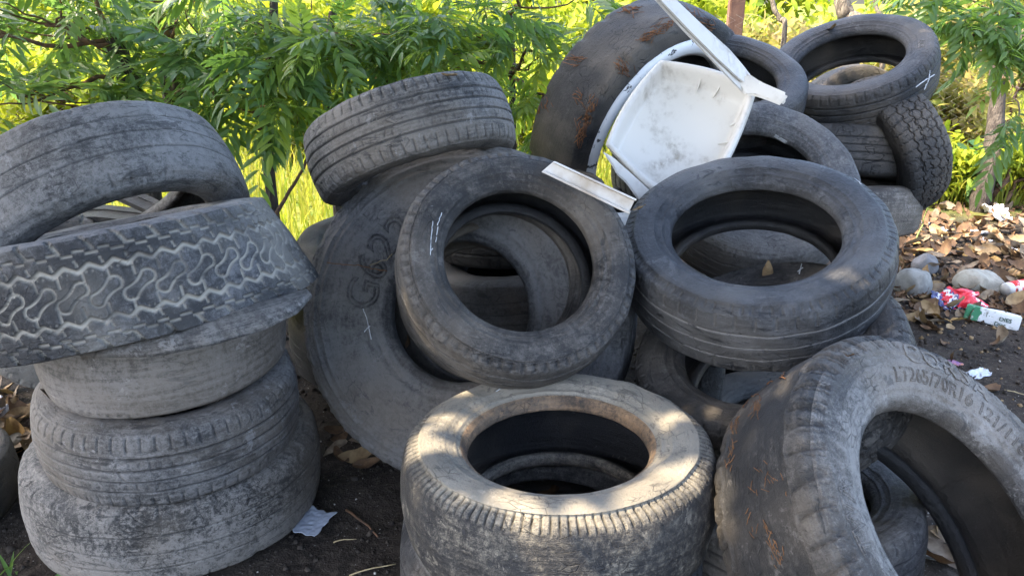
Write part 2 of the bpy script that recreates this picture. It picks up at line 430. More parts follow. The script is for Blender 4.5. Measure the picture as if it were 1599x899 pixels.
TYRES = {}
def make_tyre(key, c, n, R, W, rb, kind, mat, label, ns=420, q=1.0, dt=.5, ds=.45, di=.15, db=.35, rings=(), crown=.010,
              sq=.10, squash=(0, 0), roll=None, seed=1.0, dustfn=None, wob=.003, swell=1.0, chips=0.0, twf=.80, bead_mat=None, inner_mat=None, tread_mat=None, back_bead=None, group='discarded tyres in the pile', name='tyre'):
    hw = W / 2; rbm = R * rb; H = R - rbm; tw = twf * hw
    Rc = R - crown
    ctrl = [(R, 0), (R - crown * .25, tw * .5), (Rc, tw), (Rc - sq * H, .93 * hw), (R - .32 * H, .99 * hw * swell), (R - .5 * H, hw * swell), (R - .68 * H, .965 * hw),
            (rbm + .13 * H, .86 * hw), (rbm + .06 * H, .83 * hw), (rbm + .01 * H, .78 * hw), (rbm - .004, .70 * hw), (rbm - .004, .54 * hw), (rbm + .016, .54 * hw),
            (rbm + .40 * H, .84 * hw), (R - .30 * H, .88 * hw), (R - .030, .70 * hw), (R - .020, 0)]
    Q = lambda a: max(2, int(a * q))
    counts = [Q(26), Q(26), Q(12), Q(8), Q(7), Q(8), Q(9), Q(5), Q(4), Q(4), Q(3), Q(3), Q(6), Q(6), Q(5), Q(6)]
    half, idx = catmull(ctrl, counts)
    # full loop: back half reversed (z<0) then front half
    back = half[::-1].copy(); back[:, 1] *= -1
    prof = np.concatenate([back[:-1], half])       # starts & ends at inner centre
    nb = len(back) - 1
    P = prof[:-1]; m = len(P)                       # closed ring
    ia = lambda k: nb + idx[k]; ib = lambda k: nb - idx[k]
    s = np.concatenate([[0], np.cumsum(np.linalg.norm(np.diff(prof, axis=0), axis=1))])
    s = s[:-1] - s[nb]
    st = s[ia(2)]                                   # arclength of tread edge
    tg = np.roll(prof[:-1], -1, 0) - np.roll(prof[:-1], 1, 0)
    tg /= np.linalg.norm(tg, axis=1)[:, None]
    nr, nz = tg[:, 1], -tg[:, 0]                    # outward normal (r,z)
    th = np.linspace(0, 2 * math.pi, ns, endpoint=False)[:, None]
    r = np.repeat(P[None, :, 0], ns, 0); z = np.repeat(P[None, :, 1], ns, 0)
    D = np.zeros((ns, m)); G = np.zeros((ns, m))
    lo, hi = ib(5), ia(5)
    v = (s / st)[None, lo:hi + 1]
    d, g = tread_height(kind, th, v, R, st, seed)
    D[:, lo:hi + 1] += d; G[:, lo:hi + 1] = g
    # sidewall rings (both sides)
    qf = (P[:, 0] - rbm) / H
    for a, b in ((ia(3), ia(8)), (ib(8), ib(3))):
        a, b = min(a, b), max(a, b)
        for q0, h, w in rings:
            D[:, a:b + 1] -= h * np.exp(-((qf[a:b + 1] - q0) / w) ** 2)[None]
    # small lumps, dents and chipped edges
    rs = np.random.default_rng(int(seed * 100) + 5)
    lump = np.zeros((ns, m))
    for k in range(9):
        a = rs.integers(2, 22); b = rs.uniform(10, 70); lump += np.sin(a * th + rs.uniform(0, 6.3) + b * s[None]) * .0004
    lump[:, ia(7):] *= .25; lump[:, :ib(7)] *= .25
    D += lump
    if chips:
        ck = np.maximum(0, np.sin(th * 13 + seed) * np.sin(th * 31 + 1) * np.sin(th * 7) - .12) * chips
        vv = s / st
        D += ck * np.exp(-((np.abs(vv) - 1.05) / .22) ** 2)[None]
    r = r - D * nr[None]; z = z - D * nz[None]
    # out of round, wobble, squash, conical roll
    r = r * (1 + wob * np.sin(2 * th + seed) + wob * .6 * np.sin(3 * th + 2 * seed))
    z = z + wob * .8 * R * np.sin(2 * th + seed * 3) * ((R - r) / H)
    if roll:
        k, ph, pw = roll
        wgt = np.maximum(0, np.cos(th - ph)) ** pw
        r = r - k * wgt * (z + 0.0)
    X = r * np.cos(th); Y = r * np.sin(th)
    if squash[0]:
        ca, sa = math.cos(squash[1]), math.sin(squash[1])
        a_ = X * ca + Y * sa; b_ = -X * sa + Y * ca
        a_ = a_ * (1 - squash[0]); b_ = b_ * (1 + squash[0] * .6)
        X = a_ * ca - b_ * sa; Y = a_ * sa + b_ * ca
    V = np.stack([X, Y, z], -1)
    dth = np.roll(V, -1, 0) - np.roll(V, 1, 0); dss = np.roll(V, -1, 1) - np.roll(V, 1, 1)
    N = np.cross(dth, dss); N /= np.linalg.norm(N, axis=-1, keepdims=True) + 1e-12
    dust = np.zeros((ns, m)); ar = np.arange(m)
    dust[:] = di
    dust[:, ib(3):ia(3) + 1] = dt
    for a, b in ((ia(3), ia(8)), (ib(8), ib(3))): dust[:, a:b + 1] = ds
    for a, b in ((ia(8), ia(12)), (ib(12), ib(8))): dust[:, a:b + 1] = db
    ker = np.ones(5) / 5
    drow = np.convolve(np.pad(dust[0], 2, mode='wrap'), ker, 'valid'); dust[:] = drow[None]
    if dustfn is not None: dust = dustfn(dust, th, s[None] / st, V)
    tcv = np.stack([np.broadcast_to(th * R, (ns, m)), np.broadcast_to(s[None], (ns, m)), np.zeros((ns, m))], -1)
    x_, y_, n_ = frame(n)
    Mx = Matrix(((x_[0], y_[0], n_[0], c[0]), (x_[1], y_[1], n_[1], c[1]), (x_[2], y_[2], n_[2], c[2]), (0, 0, 0, 1)))
    root = empty(name, Mx)
    tag(root, label, 'tyre', group)
    def part(pn, a, b, mt):
        cols = np.arange(a, b + 1) % m; k = len(cols)
        VV = V[:, cols].reshape(-1, 3); i, j = np.meshgrid(np.arange(ns), np.arange(k - 1), indexing='ij'); i2 = (i + 1) % ns
        F = np.stack([i * k + j, i2 * k + j, i2 * k + j + 1, i * k + j + 1], -1).reshape(-1, 4)
        at_ = {'groove': ('FLOAT', G[:, cols]), 'dust': ('FLOAT', dust[:, cols]), 'tc': ('FLOAT_VECTOR', tcv[:, cols])}
        return mesh_obj(pn, VV, F, mt, root, True, at_, N[:, cols].reshape(-1, 3))
    parts = {}
    parts['tread'] = part('tread', ib(3), ia(3), tread_mat or mat)
    parts['front'] = part('sidewall', ia(3), ia(8), mat)
    parts['back'] = part('sidewall', ib(8), ib(3), mat)
    part('bead', ia(8), ia(12), bead_mat or mat); part('bead', ib(12), ib(8), back_bead or inner_mat or mat)
    part('inner_liner', ia(12), ib(12) + m, inner_mat or mat)
    W4 = np.array(Mx)
    i, j = np.meshgrid(np.arange(0, ns, 3), np.arange(0, m), indexing='ij'); nsi = len(np.arange(0, ns, 3))
    sub = V[::3].reshape(-1, 3) @ W4[:3, :3].T + W4[:3, 3]
    ii_, jj_ = np.meshgrid(np.arange(nsi), np.arange(m), indexing='ij')
    FF = np.stack([ii_ * m + jj_, (ii_ + 1) % nsi * m + jj_, (ii_ + 1) % nsi * m + (jj_ + 1) % m, ii_ * m + (jj_ + 1) % m], -1).reshape(-1, 4)
    sw = P[ia(3):ia(8) + 1]
    TYRES[key] = dict(root=root, M=W4, c=np.array(c, float), x=x_, y=y_, n=n_, R=R, W=W, rb=rbm, H=H, parts=parts, mat=mat,
                      swr=np.hypot(V[:, ia(3):ia(8) + 1, 0], V[:, ia(3):ia(8) + 1, 1]), swz=V[:, ia(3):ia(8) + 1, 2], V=sub, F=FF, bvh=None)
    return TYRES[key]

def hit(keys, u, v):
    best = None; d = ray(u, v); L = np.linalg.norm(d); d = d / L
    for k in keys:
        T = TYRES[k]
        if T['bvh'] is None: T['bvh'] = BVHTree.FromPolygons([tuple(p) for p in T['V']], [tuple(map(int, f)) for f in T['F']])
        co, nn, i, dist = T['bvh'].ray_cast(Vector(CO), Vector(d))
        if co is not None and (best is None or dist < best[2]): 
            nn = np.array(nn); nn = nn if np.dot(nn, d) < 0 else -nn
            best = (np.array(co), nn, dist)
    return best
def local_theta(key, u, v):
    T = TYRES[key]; p = on_plane(u, v, T['c'] + T['n'] * T['W'] * .49, T['n']) - T['c']
    return math.atan2(np.dot(p, T['y']), np.dot(p, T['x'])), math.hypot(np.dot(p, T['y']), np.dot(p, T['x']))

# materials of tyres
dk = (.016, .017, .019)
RB = {
 'grey': rubber('dusty_rubber', (.018, .0185, .020), (.215, .208, .20), .55, .4, .45, seed=1.3),
 'greyB': rubber('dusty_rubber_streaked', (.016, .017, .019), (.195, .188, .178), .5, .7, .4, seed=4.2, splash=.6),
 'mud': rubber('mud_caked_rubber', (.040, .037, .034), (.235, .215, .195), .45, 1.1, .6, seed=2.1, crack=.2, splash=.6, wipe=.35),
 'mudgrey': rubber('gritty_grey_rubber', (.022, .0225, .023), (.225, .21, .192), .65, .35, .85, seed=2.9, crack=.4, splash=.4),
 'zig': rubber('clay_filled_rubber', (.020, .022, .025), (.165, .165, .17), .7, .25, .5, mud=(.36, .335, .285), gm=1.2, seed=3.4, splash=.25, wipe=.45),
 'truck': rubber('weathered_truck_rubber', (.022, .023, .026), (.165, .162, .158), .5, .35, .4, seed=5.5, splash=.3, wipe=.4),
 'brownish': rubber('brownish_scuffed_rubber', (.017, .0165, .0165), (.13, .12, .108), .6, .45, .4, seed=15.5, splash=.4, wipe=.7),
 'black': rubber('black_rubber', (.009, .010, .012), (.085, .086, .09), .5, .35, .35, seed=6.6, rough=.60, splash=.35),
 'blackline': rubber('black_rubber_pale_grooves', (.0085, .0095, .0115), (.095, .096, .10), .6, .4, .4, mud=(.21, .20, .185), gm=.9, seed=8.1, rough=.56, splash=.4, wipe=.8),
 'tan': rubber('tan_dusted_rubber', (.024, .024, .026), (.30, .27, .215), .5, .4, .45, mud=(.05, .047, .043), gm=.9, seed=7.7, splash=.4, wipe=.45),
 'side': rubber('pale_dusted_rubber', (.022, .024, .028), (.27, .26, .245), .8, .25, .45, seed=9.3, splash=.35, wipe=.5),
 'old': rubber('old_cracked_rubber', (.012, .0125, .0135), (.075, .071, .067), .4, .2, .4, seed=11.2, crack=.9, splash=.25),
 'liner': rubber('inner_liner_rubber', (.008, .0085, .0095), (.045, .044, .043), .35, .3, .25, seed=12.2, rough=.6, crack=0, splash=.1, wipe=.2),
 'rust': rubber('rusty_bead_rubber', (.035, .027, .022), (.30, .19, .105), .6, .5, .4, seed=14.2, crack=.3),
 'linerbrown': rubber('brown_inner_liner', (.028, .025, .022), (.13, .112, .09), .35, .3, .25, seed=13.2, rough=.62, crack=0, splash=.1, wipe=.2),
 'white': simple('white_painted_bead', (.74, .74, .73), (.06, .06, .06), 22, .7, .4, lo=.58, hi=.62),
}
def shrink(d, th, v, V): return d
def lower_mud(zl, amt):
    return lambda d, th, v, V: d + amt * np.clip((zl - V[..., 2] + .018 * np.sin(th * 5 + 1) + .012 * np.sin(th * 13) + .008 * np.sin(th * 31 + 2) + .006 * np.sin(th * 67)) / .09, 0, 1)

R1 = ((.86, .0016, .02), (.80, .0012, .015), (.30, .0016, .02), (.14, .003, .03))
RT = ((.88, .005, .022), (.79, .005, .020), (.71, .004, .018), (.20, .004, .03), (.1, .004, .03))
RF = ((.80, .0015, .012), (.36, .001, .010), (.17, .0022, .025))
# left stack
make_tyre('A1', (-.907, 1.756, .120), (.02, .03, 1), .37, .24, .6, 'worn', RB['mudgrey'], 'mud caked tyre lying on the ground at the bottom of the left stack', 520, seed=1.1, dt=.45, ds=.55, rings=R1, dustfn=lower_mud(.04, .26), sq=.16, chips=.004)
make_tyre('A2', (-.866, 1.697, .345), (.034, -.019, 1), .31, .195, .61, 'rib', RB['grey'], 'grey ribbed tyre with slit shoulders, second from the bottom of the left stack', 620, seed=2.3, dt=.50, ds=.5, rings=R1)
make_tyre('A3', (-.870, 1.736, .528), (-.027, -.019, 1), .29, .18, .61, 'bald', RB['mud'], 'smooth brown muddied bald tyre, third in the left stack under the zigzag tread', 420, seed=3.7, dt=.62, ds=.5, rings=R1)
make_tyre('A5', (-.880, 1.638, .730), (-.175, .157, .972), .37, .225, .62, 'zigzag', RB['zig'], 'truck tyre with pale zigzag grooves in its tread, lying tilted on the left stack', 900, q=1.15, seed=1.0, dt=.28, ds=.45, rings=R1, crown=.004, sq=.05, twf=.88, roll=(.40, .35, 2))
make_tyre('A6', (-1.052, 1.884, .782), (.516, -.462, -.722), .36, .23, .68, 'worn', RB['grey'], 'grey worn tyre tilted up on top of the left stack, leaves behind its hole', 520, seed=5.2, dt=.58, ds=.5, di=.3, rings=R1, sq=.14)
# middle
make_tyre('B1', tuple(at(731, 488, 2.20)), (-.245, -.88, .41), .485, .25, .42, 'truck', RB['truck'], 'huge truck tyre with raised letters G622 R leaning upright in the middle', 560, q=1.8, seed=2.0, dt=.62, ds=.66, di=.45, rings=RT, sq=.12, crown=.012, inner_mat=RB['linerbrown'])
make_tyre('B4', tuple(at(776, 446, 2.00)), (.10, -.76, .64), .262, .15, .73, 'bald', RB['brownish'], 'tyre tucked close behind the leaning car tyre, its brown inside seen through the hole', 360, seed=14.7, dt=.3, ds=.3, rings=R1, inner_mat=RB['linerbrown'])
make_tyre('B2', (.0075, 1.699, .712), (.182, -.715, .675), .286, .172, .637, 'step', RB['brownish'], 'car tyre leaning on the huge truck tyre, dark tread inside its hole', 560, seed=4.4, dt=.50, ds=.34, di=.2, rings=R1, inner_mat=RB['liner'], sq=.14)
make_tyre('B3', (-.290, 2.185, .922), (.308, -.357, -.882), .30, .2, .6, 'rib', RB['greyB'], 'grey grooved tyre resting on top of the huge truck tyre', 520, seed=6.1, dt=.52, ds=.38, rings=R1)
# front centre
make_tyre('D1', (.096, 1.338, .374), (-.024, .044, .999), .325, .222, .59, 'dense', RB['tan'], 'tan dusted tyre lying in patches of sunlight at the front centre', 960, q=1.2, seed=1.6, dt=.26, ds=.80, di=.05, db=.5, rings=R1, inner_mat=RB['liner'], bead_mat=RB['rust'], back_bead=RB['tan'], sq=.2, dustfn=lambda d, th, v, V: d + .35 * np.clip((V[..., 2] - .085) / .015, 0, 1) * (np.abs(v) < 1.7), crown=.014)
make_tyre('D2', (.085, 1.375, .132), (.02, .0, 1), .335, .255, .62, 'rib', RB['truck'], 'dark tyre on the ground right under the sunlit front centre tyre', 360, seed=2.6, dt=.25, ds=.55, rings=R1)
# right
make_tyre('E1', (.615, 1.828, .704), (-.173, -.347, .922), .33, .21, .628, 'notch', RB['blackline'], 'black tyre with three pale tread lines lying on top of the right stack', 620, seed=3.1, dt=.30, ds=.27, di=.05, rings=R1, inner_mat=RB['liner'], sq=.16)
make_tyre('E3', (.639, 1.682, .459), (-.359, -.195, .913), .33, .2, .614, 'block', RB['brownish'], 'brownish grey tyre squeezed under the black tyre of the right stack', 420, seed=4.9, dt=.36, ds=.34, rings=R1, inner_mat=RB['liner'])
make_tyre('F1', (.761, 1.152, .363), (.432, -.493, .756), .39, .265, .609, 'lug', RB['side'], 'large pale off-road tyre with CORSA lettering leaning at the front right', 700, seed=2.2, dt=.10, ds=.66, di=.22, db=.3, tread_mat=RB['brownish'], dustfn=lambda d, th, v, V: np.where((V[..., 2] > 0) & (np.abs(v) > .76), np.where(np.abs(v) < 1.42, .34, d - .42 * np.clip((2.05 - np.abs(v)) / .6, 0, 1)), d), rings=RF, inner_mat=RB['liner'], sq=.12, crown=.008, chips=.006)
make_tyre('F2', (.66, 1.50, .15), (-.05, .1, 1), .30, .2, .62, 'rib', RB['truck'], 'dark tyre lying on the ground inside the hole of the CORSA tyre', 360, seed=5.9, dt=.4, ds=.4, rings=R1)
# back right
make_tyre('G1', (.545, 3.235, .798), (.606, -.734, -.307), .52, .28, .714, 'bald', RB['old'], 'largest black tyre standing at the back with a white bead ring', 420, seed=1.9, dt=.3, ds=.25, db=.5, bead_mat=RB['white'], rings=((.5, .002, .1),), chips=.02)
make_tyre('G2', (.796, 2.982, .974), (.01, -.422, .907), .32, .2, .645, 'worn', RB['black'], 'black tyre behind the white chair leg, its hole half hidden', 300, q=.8, seed=3.3, dt=.3, ds=.32, rings=R1, inner_mat=RB['liner'])
make_tyre('G3', (.799, 2.458, .713), (-.052, -.629, .776), .33, .2, .61, 'worn', RB['truck'], 'grey tyre with a sticker in its bead, beside the white chair seat', 360, q=.8, seed=4.3, dt=.45, ds=.4, rings=R1, inner_mat=RB['liner'])
make_tyre('G4', (1.398, 3.227, 1.023), (-.345, -.333, .877), .325, .2, .641, 'rib', RB['black'], 'topmost tyre at the back right with a white chalk cross on its side', 420, q=.9, seed=5.3, dt=.34, ds=.32, rings=R1, inner_mat=RB['liner'])
lo_ = dict(q=.6, rings=R1)
make_tyre('G6', tuple(at(1290, 246, 3.25)), (.05, .30, 1), .36, .2, .61, 'rib', RB['old'], 'tyre with faint tread lines lying under the topmost back right tyre', 300, seed=6.3, dt=.5, ds=.4, **lo_)
make_tyre('G6b', tuple(at(1292, 318, 3.20)), (.02, .15, 1), .36, .2, .61, 'bald', RB['mud'], 'brown bald tyre lowest seen beside the block treaded tyre', 300, seed=6.8, dt=.3, ds=.3, **lo_)
make_tyre('G7', tuple(at(1374, 234, 3.12)), (.898, .249, .363), .30, .2, .61, 'block', RB['old'], 'tyre standing on edge with its square block tread facing out, under the topmost tyre', 420, seed=7.3, dt=.25, ds=.2, rings=R1)
make_tyre('G5', tuple(at(1330, 196, 3.62)), (.15, -.93, .25), .28, .19, .61, 'bald', RB['old'], 'dark tyre whose top shows inside the hole of the topmost back right tyre', 240, seed=15.3, dt=.3, ds=.3, **lo_)
make_tyre('G8', (1.70, 3.62, .68), (.3, -.8, .5), .25, .19, .61, 'worn', RB['old'], 'dark round tyre peeping out behind the block treaded tyre', 240, seed=7.9, dt=.35, ds=.3, **lo_)
make_tyre('C1', (-.50, 2.66, .385), (.1, -.15, 1), .30, .2, .6, 'rib', RB['old'], 'black tyre half hidden in the gap between the left stack and the huge truck tyre', 300, seed=8.3, dt=.25, ds=.25, **lo_)
make_tyre('C2', (-.50, 2.58, .16), (.0, -.05, 1), .32, .22, .6, 'worn', RB['old'], 'dark tyre on the ground deep in the gap beside the left stack', 300, seed=8.8, dt=.2, ds=.2, **lo_)
make_tyre('A7', (-1.50, 2.36, .36), (.25, -.9, .3), .30, .2, .61, 'block', RB['zig'], 'pale grey block treaded tyre peeping out behind the zigzag truck tyre', 360, seed=9.1, dt=.4, ds=.2, **lo_)
make_tyre('A8', (-1.10, 2.52, .42), (.1, -.1, 1), .33, .21, .61, 'bald', RB['black'], 'black tyre lying behind the left stack under the torn tread strip', 300, seed=9.6, dt=.2, ds=.2, **lo_)
make_tyre('B5', (.03, 2.50, .385), (-.14, .02, 1), .31, .2, .61, 'worn', RB['black'], 'dark tyre whose tread shows through the hole of the leaning car tyre', 320, seed=10.1, dt=.5, ds=.5, **lo_)
make_tyre('B6', (.02, 2.38, .14), (.05, -.05, 1), .34, .22, .61, 'bald', RB['black'], 'bottom dark tyre glimpsed low in the hole of the leaning car tyre', 300, seed=10.6, dt=.5, ds=.5, **lo_)
make_tyre('B9', (.02, 2.66, .58), (-.1, .0, 1), .33, .21, .61, 'rib', RB['old'], 'dark tyre on top of the hidden stack behind the leaning car tyre', 300, seed=14.1, dt=.3, ds=.3, **lo_)
make_tyre('B8', (.335, 2.02, .285), (-.05, -.92, .38), .29, .19, .61, 'worn', RB['black'], 'black tyre standing in the shadow between the leaning car tyre and the right stack', 320, seed=11.1, dt=.2, ds=.22, **lo_)
make_tyre('E5', (.80, 1.86, .125), (.0, .03, 1), .31, .2, .61, 'rib', RB['old'], 'dark tyre on the ground at the foot of the right stack', 260, seed=11.6, dt=.3, ds=.3, **lo_)
make_tyre('G9', (.95, 2.62, .21), (.0, -.05, 1), .36, .24, .61, 'rib', RB['old'], 'dark tyre at the bottom of the back right stack', 240, seed=12.1, dt=.3, ds=.3, **lo_)
make_tyre('L1', (-1.66, 1.69, .08), (.03, .03, 1), .29, .17, .61, 'bald', RB['old'], 'smooth dark tyre cut off by the left edge of the photo', 300, seed=12.6, dt=.35, ds=.35, **lo_)

def bead_ring(key, mat):
    T = TYRES[key]; n = 160; V = []; F = []; hw = T['W'] / 2; r0 = T['rb']
    prof = [(r0 - .006, .60 * hw), (r0 - .008, .86 * hw), (r0 + .012, 1.0 * hw), (r0 + .045, 1.05 * hw), (r0 + .066, .98 * hw), (r0 + .06, .86 * hw), (r0 + .004, .60 * hw)]
    k = len(prof); rr = np.random.default_rng(5); j = np.convolve(rr.normal(0, 1, n), np.ones(5) / 5, 'same') * .004
    for i in range(n):
        a = 2 * math.pi * i / n
        for q, (r, z) in enumerate(prof):
            r = r + (j[i] if q in (3, 4) else 0)
            V.append((r * math.cos(a), r * math.sin(a), z + .004))
    for i in range(n):
        for q in range(k): F.append([i * k + q, (i + 1) % n * k + q, (i + 1) % n * k + (q + 1) % k, i * k + (q + 1) % k])
    mesh_obj('bead_ring', V, F, mat, T['root'])
bead_ring('G1', RB['white'])
make_tyre('G10', (.86, 3.62, .62), (.5, -.8, -.1), .42, .24, .5, 'rib', RB['truck'], 'ribbed grey tyre standing behind the hole of the white ringed tyre', 300, seed=13.1, dt=.5, ds=.4, **lo_)

# ---- raised lettering on sidewalls
def text_mesh(body, size, outline=None, depth=.0012, spacing=1.0, shear=0.0):
    cu = bpy.data.curves.new('txt', 'FONT'); cu.body = body; cu.size = size; cu.space_character = spacing; cu.shear = shear
    cu.resolution_u = 4
    if outline: cu.fill_mode = 'NONE'; cu.bevel_depth = outline; cu.bevel_resolution = 1
    else: cu.extrude = depth; cu.bevel_depth = .0004; cu.bevel_resolution = 0
    ob = bpy.data.objects.new('txt', cu); COL.objects.link(ob)
    bpy.context.view_layer.update()
    dg = bpy.context.evaluated_depsgraph_get()
    me = bpy.data.meshes.new_from_object(ob.evaluated_get(dg))
    bpy.data.objects.remove(ob); bpy.data.curves.remove(cu)
    bm = bmesh.new(); bm.from_mesh(me); bpy.data.meshes.remove(me)
    for _ in range(3):
        long_ = [e for e in bm.edges if e.calc_length() > .012]
        if not long_: break
        bmesh.ops.subdivide_edges(bm, edges=long_, cuts=1)
    bmesh.ops.triangulate(bm, faces=bm.faces)
    V = np.array([v.co[:] for v in bm.verts]); F = np.array([[v.index for v in f.verts] for f in bm.faces])
    bm.free(); return V, F
def letter(key, body, size, u, v, r0, mat, outline=None, lift=.0008, depth=.0012, spacing=1.0, shear=0.0, dust=.6):
    """text that runs clockwise along the front sidewall, starting at the sidewall point seen at (u, v); r0 = baseline as a fraction of the sidewall height"""
    T = TYRES[key]; V, F = text_mesh(body, size, outline, depth, spacing, shear)
    th0, _ = local_theta(key, u, v); rr = T['rb'] + T['H'] * r0 + V[:, 1]; rm = T['rb'] + T['H'] * r0 + size * .35
    th = th0 - V[:, 0] / rm
    nsr = len(T['swr']); row = np.round((th % (2 * math.pi)) / (2 * math.pi) * nsr).astype(int) % nsr
    z = np.array([np.interp(a, T['swr'][k][::-1], T['swz'][k][::-1]) for a, k in zip(rr, row)]) + lift + V[:, 2]
    P = np.stack([rr * np.cos(th), rr * np.sin(th), z], -1)
    n = len(P)
    o = mesh_obj('lettering', P, F, mat, T['parts']['front'], False,
             {'groove': ('FLOAT', np.zeros(n)), 'dust': ('FLOAT', np.full(n, dust)), 'tc': ('FLOAT_VECTOR', P)})
    return o
letter('B1', 'G622', .128, 578, 484, .13, RB['truck'], outline=.0034, lift=.0016, spacing=1.04, dust=.45)
letter('B1', 'R', .128, 640, 312, .13, RB['truck'], outline=.0034, lift=.0016, dust=.45)
letter('F1', 'CORSA', .062, 1428, 590, .50, RB['side'], depth=.0010, spacing=1.22, lift=.001)
letter('F1', 'CORSA', .062, 1428, 590, .50, RB['side'], outline=.0010, spacing=1.22, lift=.0011, dust=.22)
letter('F1', 'LT265/70R16 121/118S', .038, 1422, 625, .24, RB['side'], outline=.0010, lift=.0006, dust=.36, spacing=1.05)
letter('F1', 'TWA', .05, 1372, 860, .36, RB['side'], outline=.0009, lift=.0004)
letter('G4', 'E-US', .028, 1441, 62, .34, RB['grey'], outline=.001)

def ribbon(keys, pts, w, name, mat, parent_key=None, lift=.0012, jitter=.0015, sub=8, rr=None):
    """thin tube lying on the surface of tyres, along a polyline of picture points"""
    rr = rr or np.random.default_rng(3); path = []
    P = np.array(pts, float)
    for i in range(len(P) - 1):
        for k in range(sub):
            q = P[i] + (P[i + 1] - P[i]) * k / sub
            h = hit(keys, *q)
            if h is None: continue
            path.append(h[0] + h[1] * lift + rr.normal(0, jitter, 3))
    h = hit(keys, *P[-1])
    if h is not None: path.append(h[0] + h[1] * lift)
    return path
M_chalk = simple('chalk', (.62, .64, .66), (.42, .44, .46), 120, .9, .3)
def chalk(key, lines, w=.0016):
    mb = MB(); r = np.random.default_rng(9)
    for ln in lines:
        p = ribbon([key], ln, w, '', None, lift=.0004, jitter=.0006, rr=r)
        if len(p) > 1: mb.add(*tube(p, w * r.uniform(.6, 1.0, len(p)), 5))
    if mb.n:
        o = mb.build('chalk_mark', M_chalk); T = TYRES[key]
        o.parent = T['root']; o.matrix_parent_inverse = T['root'].matrix_world.inverted()
chalk('G4', [[(1430, 136), (1447, 124), (1459, 117)], [(1443, 140), (1450, 125), (1452, 110)]], .0028)
chalk('B1', [[(566, 480), (573, 497), (580, 530)], [(578, 508), (569, 518)]])
chalk('B2', [[(676, 345), (673, 372), (672, 398)], [(690, 332), (683, 352)], [(684, 354), (680, 378)], [(672, 392), (676, 388)]], .0012)
chalk('D1', [[(775, 611), (788, 602), (806, 606)]], .0015)
chalk('E3', [[(1246, 424), (1254, 418)], [(1252, 412), (1248, 428)]], .0016)
chalk('E1', [[(1318, 270), (1332, 277), (1345, 288)]], .0012)

# pale sticker on the bead of G3
T = TYRES['G3']
def sticker(key, u, v, l, w, ang, mat, name):
    h = hit([key], u, v)
    if h is None: return
    c, n, _ = h; tx = unit(ray(u + math.cos(ang), v + math.sin(ang)) * 1.0 - ray(u, v)); tx = unit(tx - n * np.dot(tx, n)); ty = np.cross(n, tx)
    V = []
    for s in (-1, 1):
        for a, b in ((-1, -1), (1, -1), (1, 1), (-1, 1)): V.append(c + n * (.0012 + .0006 * s) + tx * a * l / 2 + ty * b * w / 2)
    F = [[3, 2, 1, 0], [4, 5, 6, 7], [0, 1, 5, 4], [1, 2, 6, 5], [2, 3, 7, 6], [3, 0, 4, 7]]
    o = mesh_obj(name, V, F, mat, None, False); o.parent = TYRES[key]['root']; o.matrix_parent_inverse = TYRES[key]['root'].matrix_world.inverted()
sticker('G3', 1219, 217, .045, .012, .35, simple('sticker_paper', (.45, .46, .46), (.15, .15, .15), 160, .6, 0), 'sticker')

# torn, splayed sidewall under the zigzag tread
def torn_flap():
    top = [(118, 545), (170, 532), (230, 515), (300, 495), (370, 478), (430, 465), (478, 450)]
    low = [(128, 560), (150, 557), (240, 555), (330, 538), (410, 514), (464, 488), (488, 461)]
    V = []; n = 60; m = 12
    tt = np.linspace(0, 1, len(top)); q = np.linspace(0, 1, n)
    tu = np.stack([np.interp(q, tt, [p[i] for p in top]) for i in (0, 1)], 1); lu = np.stack([np.interp(q, tt, [p[i] for p in low]) for i in (0, 1)], 1)
    for i in range(n):
        for side in (0, 1):
            for j in range(m):
                f = j / (m - 1)
                uv = tu[i] * (1 - f) + lu[i] * f
                d = 1.50 + .30 * abs(q[i] - .35) ** 1.6 - .04 * math.sin(f * 2.2) + .006 * math.sin(q[i] * 60) * f * .3
                if side: d += .012
                V.append(at(uv[0], uv[1] + (2.0 if f == 1 else 0), d))
    F = []
    k = 2 * m
    for i in range(n - 1):
        for j in range(m - 1):
            F.append([i * k + j, (i + 1) * k + j, (i + 1) * k + j + 1, i * k + j + 1])
            F.append([i * k + m + j + 1, (i + 1) * k + m + j + 1, (i + 1) * k + m + j, i * k + m + j])
        F.append([i * k + m - 1, (i + 1) * k + m - 1, (i + 1) * k + 2 * m - 1, i * k + 2 * m - 1])
        F.append([i * k + m, (i + 1) * k + m, (i + 1) * k, i * k])
    for i in (0, n - 1):
        for j in range(m - 1):
            f = [i * k + j, i * k + j + 1, i * k + m + j + 1, i * k + m + j]; F.append(f if i == 0 else f[::-1])
    V = np.array(V); cnt = len(V)
    tcv = np.stack([np.repeat(q, k) * .75, np.tile(np.concatenate([np.linspace(0, .12, m)] * 2), n), np.zeros(cnt)], -1)
    gr = (np.abs(((np.repeat(q, k) * 26) % 1) - .5) < .06).astype(float) * .5
    o = mesh_obj('torn_sidewall', V, F, RB['greyB'], None, True, {'groove': ('FLOAT', gr), 'dust': ('FLOAT', np.full(cnt, .5)), 'tc': ('FLOAT_VECTOR', tcv)})
    r = TYRES['A5']['root']; o.parent = r; o.matrix_parent_inverse = r.matrix_world.inverted()
torn_flap()

